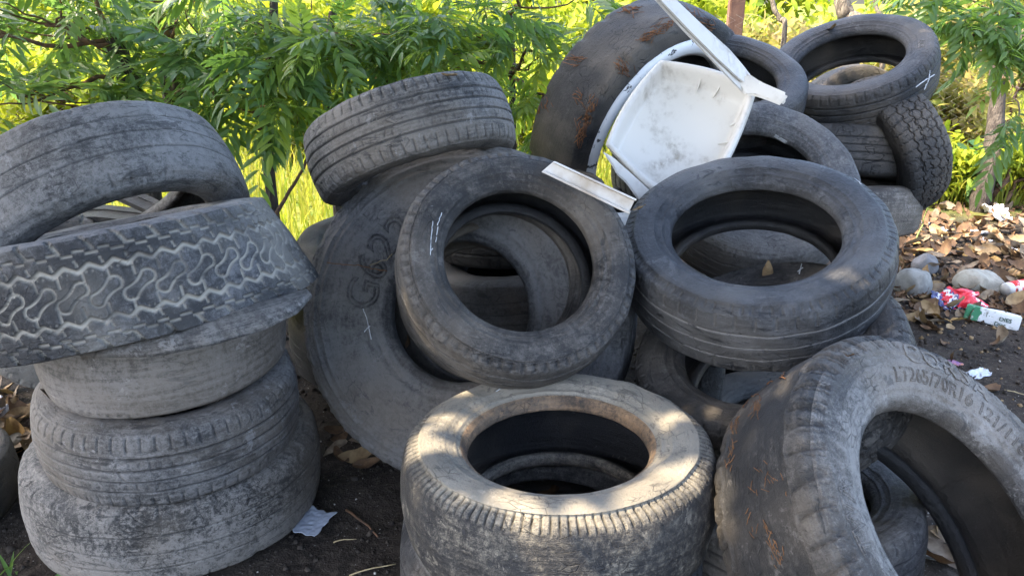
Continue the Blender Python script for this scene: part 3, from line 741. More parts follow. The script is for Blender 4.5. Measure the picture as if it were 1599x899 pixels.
# torn strips of tread behind the left stack
def strip(name, pts, w, thick, label, group=None):
    n = 24; q = np.linspace(0, 1, n); pts = np.array(pts, float); tt = np.linspace(0, 1, len(pts))
    path = np.stack([np.interp(q, tt, pts[:, i]) for i in range(3)], 1); V = []; F = []
    for i in range(n):
        t_ = unit(path[min(i + 1, n - 1)] - path[max(i - 1, 0)]); up = unit(np.array([.1, -.5, .85]) - t_ * np.dot(t_, (.1, -.5, .85))); sd = np.cross(t_, up)
        for a, b in ((-1, -1), (1, -1), (1, 1), (.3, 1.0), (.3, .6), (-.3, .6), (-.3, 1.0), (-1, 1)): V.append(path[i] + sd * a * w / 2 + up * b * thick / 2)
    for i in range(n - 1):
        for j in range(8): F.append([i * 8 + j, i * 8 + (j + 1) % 8, (i + 1) * 8 + (j + 1) % 8, (i + 1) * 8 + j])
    F += [list(range(8))[::-1], [(n - 1) * 8 + j for j in range(8)]]
    c = len(V); o = mesh_obj(name, V, F, RB['black'], None, False, {'groove': ('FLOAT', np.zeros(c)), 'dust': ('FLOAT', np.full(c, .25)), 'tc': ('FLOAT_VECTOR', np.array(V))})
    tag(o, label, 'tyre strip')
strip('tyre_strip', [at(190, 302, 2.35), at(235, 322, 2.3), at(275, 345, 2.22), at(310, 372, 2.15)], .05, .022, 'black torn tread strip slanting down inside the hole of the upper left tyre')
strip('tyre_strip', [at(90, 338, 2.6), at(160, 334, 2.5), at(230, 342, 2.4), at(300, 356, 2.3)], .06, .03, 'black rubber strip lying level behind the zigzag truck tyre')

# ------------------------------------------------------------------ white plastic chair
t = NT('white_plastic'); o_ = t.obj()
n1 = t.noise(o_, 7, 6, .65); n2 = t.noise(t.vscale(o_, (60, 60, 12)), 1.0, 4, .6)
dirt = t.math('MULTIPLY', t.smooth(n1, .48, .78), t.smooth(n2, .30, .62))
t.l.new(t.mix(dirt, (.66, .63, .57), (.25, .205, .15)), t.b.inputs['Base Color'])
t.b.inputs['Roughness'].default_value = .42; t.bump(n1, .08, .004); M_chair = t.m
t = NT('stained_white_plastic'); o_ = t.obj()
n1 = t.noise(o_, 9, 6, .65); n2 = t.noise(o_, 60, 4, .6)
t.l.new(t.mix(t.smooth(n1, .35, .7), (.66, .63, .58), (.42, .34, .25)), t.b.inputs['Base Color'])
t.b.inputs['Roughness'].default_value = .5; t.bump(n2, .2, .002); M_chair_old = t.m

chair = empty('plastic_chair', loc=tuple(at(1060, 220, 2.4)))
tag(chair, 'broken white plastic chair lying upside down on the tyres, one leg in the air', 'chair')
def adopt(o, root):
    o.parent = root; o.matrix_parent_inverse = Matrix.Translation(root.location).inverted()
    return o
def chair_seat():
    TL, TR, BR, BL = at(1026, 100, 2.52), at(1192, 146, 2.40), at(1085, 365, 2.32), at(934, 240, 2.42)
    N = unit(np.cross(TR - BL, TL - BR)); N = N if np.dot(N, CO - BL) > 0 else -N
    n = 56; V = []; F = []
    for i in range(n):
        for j in range(n):
            s, q = i / (n - 1) * 2 - 1, j / (n - 1) * 2 - 1
            # squircle map so the corners are rounded
            k = .42
            a = s * math.sqrt(1 - k * q * q / 2); b = q * math.sqrt(1 - k * s * s / 2)
            a_, b_ = (a + 1) / 2, (b + 1) / 2
            P = (BL * (1 - a_) + BR * a_) * (1 - b_) + (TL * (1 - a_) + TR * a_) * b_
            e = max(abs(s), abs(q)); wall = np.clip((e - .80) / .13, 0, 1); wall = wall * wall * (3 - 2 * wall)
            lip = np.clip((e - .965) / .03, 0, 1)
            sag = -.012 * (1 - s * s) * (1 - q * q)
            P = P + N * (.062 * wall - .012 * lip + sag)
            V.append(P)
    for i in range(n - 1):
        for j in range(n - 1): F.append([i * n + j, (i + 1) * n + j, (i + 1) * n + j + 1, i * n + j + 1])
    o = mesh_obj('seat', V, F, M_chair); so = o.modifiers.new('s', 'SOLIDIFY'); so.thickness = .005; so.offset = 0
    adopt(o, chair)
    # stiffening ribs under the rim
    mb = MB()
    for (s, q) in ((.95, .2), (.95, -.25), (.95, .55), (-.1, .93), (.3, .93)):
        a_, b_ = (s + 1) / 2, (q + 1) / 2
        P = (BL * (1 - a_) + BR * a_) * (1 - b_) + (TL * (1 - a_) + TR * a_) * b_
        inn = unit((BL + BR + TL + TR) / 4 - P); e = [P + inn * .012, P + inn * .05]
        sd = np.cross(N, inn) * .002
        VV = [e[0] - sd + N * .036, e[0] + sd + N * .036, e[1] + sd, e[1] - sd, e[0] - sd - N * .01, e[0] + sd - N * .01, e[1] + sd - N * .012, e[1] - sd - N * .012]
        mb.add(VV, [[0, 1, 2, 3], [7, 6, 5, 4], [0, 4, 5, 1], [1, 5, 6, 2], [2, 6, 7, 3], [3, 7, 4, 0]])
    adopt(mb.build('rib', M_chair, smooth=False), chair)
    return N
CN = chair_seat()
def slab(name, pts, back, mat, root, bevel=.006):
    """pts: 3D outline; back: thickness vector"""
    P = np.array(pts, float); n = len(P); bm = bmesh.new()
    a = [bm.verts.new(tuple(p)) for p in P]; b = [bm.verts.new(tuple(p + back)) for p in P]
    bm.faces.new(a); bm.faces.new(b[::-1])
    for i in range(n): bm.faces.new([a[i], b[i], b[(i + 1) % n], a[(i + 1) % n]])
    bmesh.ops.recalc_face_normals(bm, faces=bm.faces)
    if bevel: bmesh.ops.bevel(bm, geom=list(bm.edges), offset=bevel, segments=2, affect='EDGES', clamp_overlap=True)
    me = bpy.data.meshes.new(name); bm.to_mesh(me); bm.free(); me.materials.append(mat)
    o = bpy.data.objects.new(name, me); COL.objects.link(o)
    return adopt(o, root) if root else o
# the leg in the air: an L section, two long flanges
def dleg(u, v): return 2.12 + .20 * np.clip((u - 985) / 200, 0, 1)
f1 = [(985, -58), (1012, -62), (1056, 0), (1098, 40), (1140, 78), (1162, 104), (1180, 128), (1170, 138), (1150, 122), (1118, 92), (1070, 44), (1030, 2)]
slab('leg', [at(u, v, dleg(u, v)) for u, v in f1], ray(1100, 60) * .03, M_chair, chair, .005)
f2 = [(1030, 2), (1070, 44), (1118, 92), (1150, 122), (1168, 138), (1164, 150), (1142, 128), (1108, 92), (1062, 44), (1018, -4), (985, -58)]
slab('leg', [at(u, v, dleg(u, v) + .012) for u, v in f2], ray(1100, 60) * .045, M_chair, chair, .004)
f3 = [(1152, 112), (1170, 116), (1188, 128), (1230, 146), (1229, 156), (1221, 166), (1196, 156), (1178, 150), (1164, 150), (1150, 132)]
slab('armrest_stump', [at(u, v, 2.31 - .002 * (u - 1150) / 2) for u, v in f3], ray(1190, 140) * .035, M_chair, chair, .007)
f4 = [(940, 236), (958, 246), (1000, 284), (1030, 312), (1022, 322), (996, 312), (976, 284), (962, 272), (958, 262)]
slab('apron', [at(u, v, 2.30) for u, v in f4], ray(990, 270) * .03, M_chair, chair, .005)

# loose channel shaped leg lying on the leaning car tyre
def loose_leg():
    h = hit(['B2'], 852, 272); g = hit(['B2'], 955, 328)
    a = h[0] + h[1] * .045; g = g[0] + g[1] * .050
    b = a + (g - a) * 1.06; ax = unit(b - a); vw = unit(CO - (a + b) / 2); sd = unit(np.cross(ax, vw)); up = np.cross(sd, ax)
    if np.dot(up, vw) < 0: up = -up
    prof = [(-.021, .012), (-.016, .014), (-.015, -.006), (.014, -.006), (.015, .010), (.021, .008), (.020, -.014), (-.020, -.014)]
    n = 14; V = []; F = []; k = len(prof); rr = np.random.default_rng(4)
    for i in range(n):
        f = i / (n - 1); c = a + (b - a) * f; s_ = 1.0 + .10 * f
        for p, q in prof: V.append(c + sd * p * s_ * .86 + up * q + (ax * (-.008 * p / .02) if i == 0 else 0))
    for i in range(n - 1):
        for j in range(k): F.append([i * k + j, i * k + (j + 1) % k, (i + 1) * k + (j + 1) % k, (i + 1) * k + j])
    F += [[0, 1, 2, 7], [2, 3, 6, 7], [3, 4, 5, 6]]; e = (n - 1) * k; F += [[e + 7, e + 2, e + 1, e], [e + 7, e + 6, e + 3, e + 2], [e + 6, e + 5, e + 4, e + 3]]
    bm = bmesh.new(); vs = [bm.verts.new(tuple(p)) for p in V]
    for f in F: bm.faces.new([vs[i] for i in f])
    bmesh.ops.recalc_face_normals(bm, faces=bm.faces)
    me = bpy.data.meshes.new('chair_leg'); bm.to_mesh(me); bm.free(); me.materials.append(M_chair_old)
    o = bpy.data.objects.new('chair_leg', me); COL.objects.link(o)
    bv = o.modifiers.new('b', 'BEVEL'); bv.width = .0015; bv.segments = 2
    tag(o, 'loose stained white plastic chair leg, a hollow channel lying across the leaning car tyre', 'chair leg')
loose_leg()

# ------------------------------------------------------------------ leaves
def leaflet(L, Wd, fold=.25, bend=.15, skew=.0):
    ts = [.0, .22, .5, .78, 1.0]; ws = [0, .75, 1.0, .6, 0]
    V = []
    for t_, w in zip(ts, ws):
        x = L * t_; z = -bend * L * t_ * t_; y0 = skew * L * t_ * t_
        if w == 0: V.append((x, y0, z))
        else:
            h = w * Wd / 2
            V += [(x, y0 + h, z + fold * h), (x, y0, z), (x, y0 - h, z + fold * h)]
    F = [[0, 2, 1], [0, 3, 2], [1, 2, 5, 4], [2, 3, 6, 5], [4, 5, 8, 7], [5, 6, 9, 8], [7, 8, 10], [8, 9, 10]]
    return np.array(V, float), F
def rot(axis, a):
    return np.array(Matrix.Rotation(a, 3, Vector(axis)))
def pinnate(r, L=.27, n=6, ll=.088, lw=.022, droop=.35):
    V = []; F = []; cnt = 0
    pos = lambda t_: np.array([L * t_, 0, -droop * L * t_ * t_])
    def add(v, f):
        nonlocal cnt
        V.append(v); F.extend([[i + cnt for i in q] for q in f]); cnt += len(v)
    for k in range(n):
        t_ = .18 + .80 * (k + .3) / n
        sc = (.75 + .45 * math.sin(math.pi * min(1, t_ * .85))) * r.uniform(.88, 1.12)
        for sgn in (1, -1):
            v, f = leaflet(ll * sc, lw * sc, .30, r.uniform(.05, .35), -sgn * .12)
            a = sgn * RAD(r.uniform(48, 68) - 14 * t_)
            v = v @ rot((1, 0, 0), sgn * r.uniform(-.2, .35)).T @ rot((0, 1, 0), r.uniform(.05, .45)).T @ rot((0, 0, 1), a).T
            add(v + pos(t_ + sgn * .015), f)
    v, f = leaflet(ll * 1.0, lw, .3, .3); add(v @ rot((0, 1, 0), droop * 1.2).T + pos(1.0), f)
    P = np.array([pos(q) for q in np.linspace(0, 1, 6)]); tv, tf = tube(P, np.linspace(.0018, .0008, 6), 3, False); add(tv, tf)
    return np.concatenate(V), F
class Crown:
    def __init__(s, tmpl): s.t = tmpl; s.V = []; s.A = []; s.F3 = []; s.F4 = []; s.n = 0; s.cache = [([f for f in F if len(f) == 3], [f for f in F if len(f) == 4]) for _, F in tmpl]
    def add(s, p, d, r, scale=1.0, var=.2, roll=None):
        k = r.integers(len(s.t)); V = s.t[k][0] * scale
        x = unit(d); up = np.array([0, 0, 1.0]) if abs(x[2]) < .95 else np.array([1.0, 0, 0])
        y = unit(np.cross(up, x)); z = np.cross(x, y)
        a = roll if roll is not None else r.normal(0, .45); ca, sa = math.cos(a), math.sin(a)
        y, z = y * ca + z * sa, z * ca - y * sa
        W = V @ np.stack([x, y, z]) + p
        s.V.append(W); s.A.append(np.full(len(W), np.clip(var + r.normal(0, .06), 0, 1)))
        a3, a4 = s.cache[k]
        if a3: s.F3.append(np.array(a3) + s.n)
        if a4: s.F4.append(np.array(a4) + s.n)
        s.n += len(W)
    def build(s, name, mat, parent=None):
        V = np.concatenate(s.V).astype(np.float32); A = np.concatenate(s.A)
        f3 = np.concatenate(s.F3) if s.F3 else np.zeros((0, 3), int); f4 = np.concatenate(s.F4) if s.F4 else np.zeros((0, 4), int)
        me = bpy.data.meshes.new(name); me.vertices.add(len(V)); me.vertices.foreach_set('co', V.ravel())
        li = np.concatenate([f3.ravel(), f4.ravel()]).astype(np.int32); me.loops.add(len(li)); me.loops.foreach_set('vertex_index', li)
        tot = np.concatenate([np.full(len(f3), 3), np.full(len(f4), 4)]).astype(np.int32); st = np.concatenate([[0], np.cumsum(tot)[:-1]]).astype(np.int32)
        me.polygons.add(len(tot)); me.polygons.foreach_set('loop_start', st); me.polygons.foreach_set('loop_total', tot)
        me.update(calc_edges=True); me.polygons.foreach_set('use_smooth', np.ones(len(tot), bool))
        a = me.attributes.new('var', 'FLOAT', 'POINT'); a.data.foreach_set('value', A.astype(np.float32))
        me.materials.append(mat); o = bpy.data.objects.new(name, me); COL.objects.link(o)
        if parent: o.parent = parent
        return o
NEEM = [pinnate(np.random.default_rng(i), L=.21 + .02 * (i % 4), n=5 + i % 3, ll=.068 + .006 * (i % 4), lw=.017 + .0015 * (i % 3), droop=.2 + .12 * (i % 4)) for i in range(10)]
BROAD = [leaflet(.13, .075, .3, .12 * i, .05 * (i - 1)) for i in range(4)]
SMALL = [leaflet(.075, .032, .3, .15 * i, .05 * (i - 1)) for i in range(4)]

def trunk_mesh(path, r0, r1, mat, parent, name='trunk', k=14, knob=.10, seed=0):
    r = np.random.default_rng(seed); P = np.array(path, float); n = 40
    q = np.linspace(0, 1, n); tt = np.linspace(0, 1, len(P))
    C, _ = catmull(P, [max(2, n // (len(P) - 1))] * (len(P) - 1)); n = len(C); q = np.linspace(0, 1, n)
    rad = r0 + (r1 - r0) * q + knob * r0 * np.convolve(r.normal(0, 1, n), np.ones(3) / 3, 'same')
    V, F = tube(C, np.maximum(rad, .002), k); V = np.array(V); c = np.repeat(C, k, 0)
    dv = V - c; ang = np.tile(np.arange(k), n); V = c + dv * (1 + .10 * np.sin(ang * 2.1 + np.repeat(q, k) * 9) + .07 * np.sin(ang * 4.7 + np.repeat(q, k) * 21))[:, None]
    return mesh_obj(name, V, F, mat, parent)

def neem_tree(base, path, r0, r1, clusters, label, group='neem trees behind the tyres', seed=0, mat=M_neem, barkm=M_bark, name='neem_tree', stub=None, young=.15, tmpl=None, scale=1.0, per=(6, 9), sub=None):
    """path: trunk points; clusters: (centre, radius, number of leaf clusters)"""
    r = np.random.default_rng(seed); root = empty(name, loc=tuple(base)); tag(root, label, 'tree', group)
    inv = -np.array(base, float)
    trunk_mesh(np.array(path) + inv, r0, r1, barkm, root, seed=seed)
    if stub is not None: trunk_mesh(np.array(stub) + inv, r0 * .8, r0 * .55, M_twig, root, 'branch', seed=seed + 1)
    tips = [np.array(path[-1], float)] + [np.array(p, float) for p in path[len(path) // 2:]]
    tw = MB(); cr = Crown(tmpl or NEEM)
    for c, rad, num in clusters:
        c = np.array(c, float); src = min(tips, key=lambda p: np.linalg.norm(p - c) + max(0, p[2] - c[2]))
        num = max(3, int(num * (.22 if c[2] > 1.42 else .50))); br = wiggle(src, c, 8, .02, r); v_, f_ = tube(br + inv, np.linspace(.011, .006, 8), 6); tw.add(v_, f_, .3)
        for i in range(num):
            u_ = unit(r.normal(0, 1, 3)); p = c + u_ * np.array(rad) * r.uniform(.25, 1.0) ** .6
            v_, f_ = tube(wiggle(br[r.integers(3, 8)], p, 6, .012, r) + inv, np.linspace(.005, .0025, 6), 4); tw.add(v_, f_, .3)
            yg = r.random() < young
            out = unit((p - c) + np.array([0, -.10, .04]))
            for k in range(r.integers(*per)):
                a = r.uniform(0, 2 * math.pi); el = r.normal(-.15, .38)
                d = np.array([math.cos(a) * math.cos(el), math.sin(a) * math.cos(el), math.sin(el)]) + out * .55
                cr.add(p + inv + r.normal(0, .02, 3), d, r, scale * r.uniform(.8, 1.15), .62 if yg else max(0, r.normal(.16, .10)))
    if tw.n: tw.build('twigs', M_twig, root)
    cr.build('crown', mat, root)
    return root
gnd = lambda p: np.array([p[0], p[1], 0.0])
# trunks: points from picture position and distance
tA = [at(205, 330, 3.05), at(208, 155, 3.0), at(196, 110, 3.0), at(178, 62, 2.98)]; tA[0] = np.array([tA[1][0] + .03, tA[1][1], -.05])
neem_tree(gnd(tA[0]), tA, .036, .034, [(at(70, 40, 2.85), (.34, .28, .20), 20), (at(40, 150, 2.8), (.30, .25, .12), 15), (at(170, -70, 3.0), (.5, .4, .2), 9), (at(-60, 60, 2.8), (.25, .3, .3), 10)],
          'neem tree with a dark broken stump of a trunk behind the left stack', seed=21, mat=M_neem2, young=.18)
tB = [at(275, 330, 3.35), at(272, 150, 3.3), at(268, 95, 3.3)]; tB[0] = np.array([tB[1][0], tB[1][1], -.05])
neem_tree(gnd(tB[0]), tB, .052, .048, [(at(330, 60, 3.15), (.30, .25, .16), 11), (at(345, 130, 3.0), (.24, .2, .10), 9), (at(300, -60, 3.2), (.5, .4, .2), 9), (at(265, 30, 3.25), (.2, .2, .14), 5)],
          'neem tree with a thick leaf covered trunk and a bare brown limb', seed=22, stub=[at(268, 100, 3.3), at(258, 60, 3.28), at(243, 10, 3.25), at(238, -40, 3.22)], young=.08)
tC = [at(424, 340, 3.3), at(424, 300, 3.3), at(418, 200, 3.28), at(424, 90, 3.25), at(430, -40, 3.25)]; tC[0] = np.array([tC[1][0], tC[1][1], -.05])
neem_tree(gnd(tC[0]), tC, .026, .016, [(at(420, 120, 2.95), (.28, .22, .14), 12), (at(395, 175, 2.9), (.16, .14, .09), 6), (at(470, 40, 3.0), (.30, .25, .16), 11), (at(440, -70, 3.1), (.5, .4, .2), 8), (at(360, 10, 3.0), (.22, .2, .15), 6)],
          'neem sapling with a thin straight trunk between the left stack and the grooved tyre', seed=23, young=.25)
tD = [at(512, 300, 3.6), at(514, 180, 3.6), at(508, 110, 3.6), at(520, 20, 3.6)]; tD[0] = np.array([tD[1][0], tD[1][1], -.05])
neem_tree(gnd(tD[0]), tD, .022, .018, [(at(580, 60, 3.2), (.30, .25, .15), 12), (at(640, 95, 3.1), (.26, .22, .10), 9), (at(560, -50, 3.2), (.5, .4, .16), 8), (at(520, 100, 3.3), (.2, .2, .1), 5)],
          'neem sapling with a forked trunk just behind the grooved tyre', seed=24, young=.14)
tE = [at(800, 300, 3.7), at(800, 120, 3.7), at(795, 20, 3.65)]; tE[0] = np.array([tE[1][0], tE[1][1], -.05])
neem_tree(gnd(tE[0]), tE, .02, .014, [(at(740, 50, 3.25), (.28, .25, .14), 12), (at(830, 80, 3.3), (.2, .2, .14), 9), (at(850, 150, 3.35), (.11, .12, .12), 5), (at(800, -30, 3.2), (.45, .35, .14), 9), (at(700, 95, 3.2), (.16, .2, .07), 4)],
          'neem sapling with drooping leaves beside the largest black tyre', seed=25, young=.2)
tF = [at(1546, 305, 4.9), at(1548, 250, 4.9), at(1556, 170, 4.9), at(1562, 105, 4.85), at(1592, 70, 4.8), at(1640, 20, 4.7)]; tF[0] = np.array([tF[1][0] - .02, tF[1][1], -.05])
neem_tree(gnd(tF[0]), tF, .055, .046, [(at(1560, 45, 3.3), (.17, .2, .12), 7), (at(1590, 20, 3.2), (.2, .2, .14), 6), (at(1520, 55, 3.35), (.10, .12, .07), 3), (at(1600, 140, 3.3), (.08, .12, .2), 3), (at(1560, -60, 3.2), (.4, .3, .14), 7)],
          'tree with a bent pale grey trunk at the right edge', group=None, seed=26, barkm=M_bark, mat=M_neem, young=.2, name='tree')

# leafy weed with broad leaves at the right
def weed(p, h, n, label, seed, tmpl=BROAD, mat=M_broad, scale=1.0, spread=.22, name='weed', group=None):
    r = np.random.default_rng(seed); root = empty(name, loc=tuple(p)); tag(root, label, 'plant', group); st = MB(); cr = Crown(tmpl)
    for k in range(n):
        a = r.uniform(0, 6.28); tip = np.array([math.cos(a) * spread * r.uniform(.2, 1), math.sin(a) * spread * r.uniform(.2, 1), h * r.uniform(.6, 1)])
        P = wiggle((0, 0, 0), tip, 7, .012, r); v_, f_ = tube(P, np.linspace(.005, .002, 7), 5); st.add(v_, f_, .3)
        for i in range(2, 7):
            for q in range(2):
                a2 = r.uniform(0, 6.28); cr.add(P[i], (math.cos(a2), math.sin(a2) - .3, r.normal(-.35, .3)), r, scale * r.uniform(.7, 1.2), max(0, r.normal(.2, .15)))
    st.build('stem', M_broad, root); cr.build('leaf_cluster', mat, root)
p = on_ground(1515, 318); weed(p, .42, 9, 'broad leaved dark green weed at the foot of the bent grey tree', 31, spread=.20)
p = on_ground(1590, 300); weed(p + np.array([.1, .1, 0]), .5, 8, 'leafy green weed at the right edge behind the litter', 32, tmpl=NEEM, mat=M_scrub, scale=.6)

# slanting bare stick in front of the fence
v_, f_ = tube(wiggle(at(428, 350, 3.0), at(482, 240, 3.1), 10, .006, np.random.default_rng(2)), np.linspace(.009, .005, 10), 7)
tag(mesh_obj('stick', v_, f_, M_twig), 'bare brown stick slanting up beside the thin neem trunk', 'stick')
v_, f_ = tube(wiggle(at(560, 165, 3.3), at(640, 90, 3.2), 10, .008, np.random.default_rng(3)), np.linspace(.011, .007, 10), 7)
tag(mesh_obj('stick', v_, f_, M_twig), 'brown bare branch slanting behind the top of the grooved tyre', 'stick')

# ------------------------------------------------------------------ chain link fence
M_wire = simple('galvanised_wire', (.24, .235, .22), (.16, .12, .09), 40, .5, 0)
M_post = simple('rusty_post', (.10, .050, .036), (.16, .09, .06), 14, .7, .5)
def fence():
    root = empty('chain_link_fence', loc=(0, 5.3, 0)); tag(root, 'chain link fence with a brown steel post running behind the tyres', 'fence')
    x0, x1, h, s = -5.0, 5.4, 1.25, .07; y = 0.0; V = []; F = []; c = 0
    r = np.random.default_rng(1)
    for k in range(int((x1 - x0) / s)):
        x = x0 + k * s; m = int(h / (s)) * 2; P = []
        for j in range(m + 1): P.append((x + (s * .5 if j % 2 else -s * .5) + .0, y + (.004 if j % 2 else -.004) + .02 * math.sin(x * 1.7 + j * .1), .02 + j * s * .5))
        v_, f_ = tube(P, .0017, 3, False); V.append(v_); F += [[i + c for i in q] for q in f_]; c += len(v_)
    mesh_obj('wire_mesh', np.concatenate(V), F, M_wire, root)
    for i, x in enumerate((-4.2, -1.5, float(at(1148, 0, 5.05)[0]), 4.6)):
        b = bmesh.new(); bmesh.ops.create_cube(b, size=1); bmesh.ops.scale(b, vec=(.10, .07, 1.9), verts=b.verts); bmesh.ops.translate(b, vec=(x, .06, .80), verts=b.verts)
        bmesh.ops.bevel(b, geom=list(b.edges), offset=.006, segments=2, affect='EDGES'); me = bpy.data.meshes.new('post'); b.to_mesh(me); b.free(); me.materials.append(M_post)
        o = bpy.data.objects.new('post', me); COL.objects.link(o); o.parent = root
        if i == 1: o.scale = (.6, .6, .55)
fence()

# ------------------------------------------------------------------ sunlit meadow and scrub beyond the fence
def blades(n, label_name, mat, region, seed, hgt=(.10, .28), wid=.010):
    r = np.random.default_rng(seed); x, y = region(r, n); z = gz(x, y)
    h = r.uniform(*hgt, n); w = wid * (1 + .25 * (y - 4)); a = r.uniform(0, 6.28, n); ln = r.uniform(.1, .6, n) * h; b = r.uniform(0, 6.28, n)
    px, py = np.cos(a) * w / 2, np.sin(a) * w / 2; lx, ly = np.cos(b) * ln, np.sin(b) * ln
    V = np.stack([np.stack([x - px, y - py, z - .01], 1), np.stack([x + px, y + py, z - .01], 1), np.stack([x + px * .8 + lx * .35, y + py * .8 + ly * .35, z + h * .6], 1),
                  np.stack([x - px * .8 + lx * .35, y - py * .8 + ly * .35, z + h * .6], 1), np.stack([x + lx, y + ly, z + h], 1)], 1).reshape(-1, 3)
    k = np.arange(n) * 5
    me_v = V; F4 = np.stack([k, k + 1, k + 2, k + 3], 1); F3 = np.stack([k + 3, k + 2, k + 4], 1)
    cr = Crown([(np.zeros((1, 3)), [])]); cr.V = [V]; cr.A = [np.repeat(np.clip(r.normal(.4, .25, n), 0, 1), 5)]; cr.F3 = [F3]; cr.F4 = [F4]
    return cr.build(label_name, mat)
def meadow_region(r, n):
    x = r.uniform(-9, 9, n); y0 = np.where(x < .35, 3.55, 4.95); return x, y0 + 9 * r.random(n) ** 1.5
tag(blades(48000, 'meadow_grass', M_grass, meadow_region, 41), 'bright yellow green grass in full sun beyond the fence', 'grass', kind='stuff')
def scrub(p, rad, n, label, seed, mat=M_scrub, tmpl=SMALL, scale=1.3, name='bush', group='sunlit bushes beyond the fence', stems=7):
    r = np.random.default_rng(seed); root = empty(name, loc=tuple(p)); tag(root, label, 'bush', group); cr = Crown(tmpl); st = MB()
    blobs = [(np.array([r.uniform(-.7, .7) * rad[0], r.uniform(-.6, .6) * rad[1], rad[2] * r.uniform(.35, 1.35)]), r.uniform(.30, .55)) for _ in range(16)]
    for k in range(stems):
        v_, f_ = tube(wiggle((r.uniform(-.2, .2), r.uniform(-.1, .1), -.02), blobs[k][0], 8, .05, r), np.linspace(.02, .006, 8), 5); st.add(v_, f_, .5)
    for i in range(n):
        c, s_ = blobs[r.integers(len(blobs))]; q = c + unit(r.normal(0, 1, 3)) * np.array(rad) * s_ * r.random() ** .4
        if q[2] < .02: q[2] = abs(q[2]) + .02
        cr.add(q, r.normal(0, 1, 3) + np.array([0, 0, -.3]), r, scale * r.uniform(.6, 1.4), np.clip(r.normal(.4, .28), 0, 1), r.uniform(-1.2, 1.2))
    st.build('stem', M_twig, root); cr.build('foliage', mat, root)
B = [(-5.0, 7.6, 1.9, .9, 1.0), (-2.9, 8.2, 1.7, .9, .9), (-1.0, 7.4, 1.5, .8, .9), (.5, 8.4, 1.6, .9, 1.0), (2.2, 7.0, 1.3, .8, 1.0), (-3.8, 6.6, .9, .6, .55), (-1.9, 6.5, .8, .5, .45), (.2, 6.7, .9, .6, .5)]
for i, (x, y, a, b, c) in enumerate(B):
    scrub((x, y, gz(x, y)), (a, b, c), 2600 if c > .6 else 1500, 'yellow green bush in bright sun beyond the fence and behind the neem trees', 50 + i, scale=1.7)
for i, (x, y, a, b, c, lab) in enumerate([(3.3, 6.0, .8, .5, .8, 'dry tan and yellow scrub just behind the fence at the right edge'), (2.1, 6.1, .7, .5, .75, 'tangled dry bush behind the topmost back right tyre'), (4.3, 6.6, 1.0, .7, 1.1, 'tall pale scrub at the far right beyond the fence')]):
    scrub((x, y, gz(x, y)), (a, b, c), 2600, lab, 70 + i, mat=M_scrub_dry, scale=1.2, group=None, stems=14)
# distant tree belt that closes the view above the meadow
for i in range(9):
    x = -16 + i * 4.2; y = 17 + (i % 3) * 1.5
    scrub((x, y, .1), (3.0, 1.6, 2.6), 2600, 'far tree in the row at the end of the sunlit meadow', 90 + i, scale=4.2, name='far_tree', group='row of trees at the end of the meadow', mat=M_scrub)
# thin background trunks at the top right
for i, (u, w, d, lab) in enumerate([(1320, .055, 4.9, 'thick grey trunk rising behind the topmost back right tyre'), (1212, .018, 5.2, 'thin curved brown stem beside the brown post'), (1372, .016, 5.0, 'thin brown stem right of the thick grey trunk')]):
    P = [at(u + 12, 60, d), at(u + 6, 30, d), at(u - 6, 0, d), at(u - 14, -120, d)]; b = np.array([P[0][0], P[0][1], -.05]); root = empty('bare_tree', loc=tuple(gnd(b)))
    tag(root, lab, 'tree'); trunk_mesh(np.array([b] + P) - gnd(b), w, w * .8, M_bark_pale, root, seed=100 + i)

# ------------------------------------------------------------------ the tree that shades the pile, with gaps that let the sun through
GAPS = []
def gap(key, u, v, r):
    h = hit(key if isinstance(key, list) else [key], u, v) if key else None
    p = h[0] if h is not None else on_ground(u, v); GAPS.append((p, r))
for u, v, r in [(690, 690, .045), (665, 712, .045), (715, 655, .035), (735, 690, .03), (640, 735, .03), (800, 800, .05), (850, 818, .055), (905, 805, .05), (770, 780, .03), (950, 800, .03), (1040, 737, .04), (1075, 738, .03), (1085, 765, .03), (1015, 690, .025), (1040, 640, .016), (1015, 720, .022)]: gap('D1', u, v, r * 1.22)
for u, v, r in [(1220, 690, .028), (1213, 712, .022), (1195, 620, .022), (1150, 860, .022), (1300, 570, .02), (1180, 600, .016)]: gap('F1', u, v, r)
for u, v, r in [(1290, 435, .026), (1312, 425, .022), (1318, 340, .018)]: gap('E1', u, v, r)
for u, v, r in [(650, 500, .02), (672, 535, .025), (705, 560, .02)]: gap('B2', u, v, r)
gap('G2', 1226, 116, .022); gap('G4', 1300, 150, .03); gap('G4', 1445, 70, .02)
for u, v, r in [(1478, 412, .07), (1530, 416, .06), (1585, 424, .07), (1450, 398, .04), (1500, 375, .05), (1560, 365, .05), (30, 600, .05)]: gap(None, u, v, r)
GP = np.array([g[0] for g in GAPS]); GR = np.array([g[1] for g in GAPS])
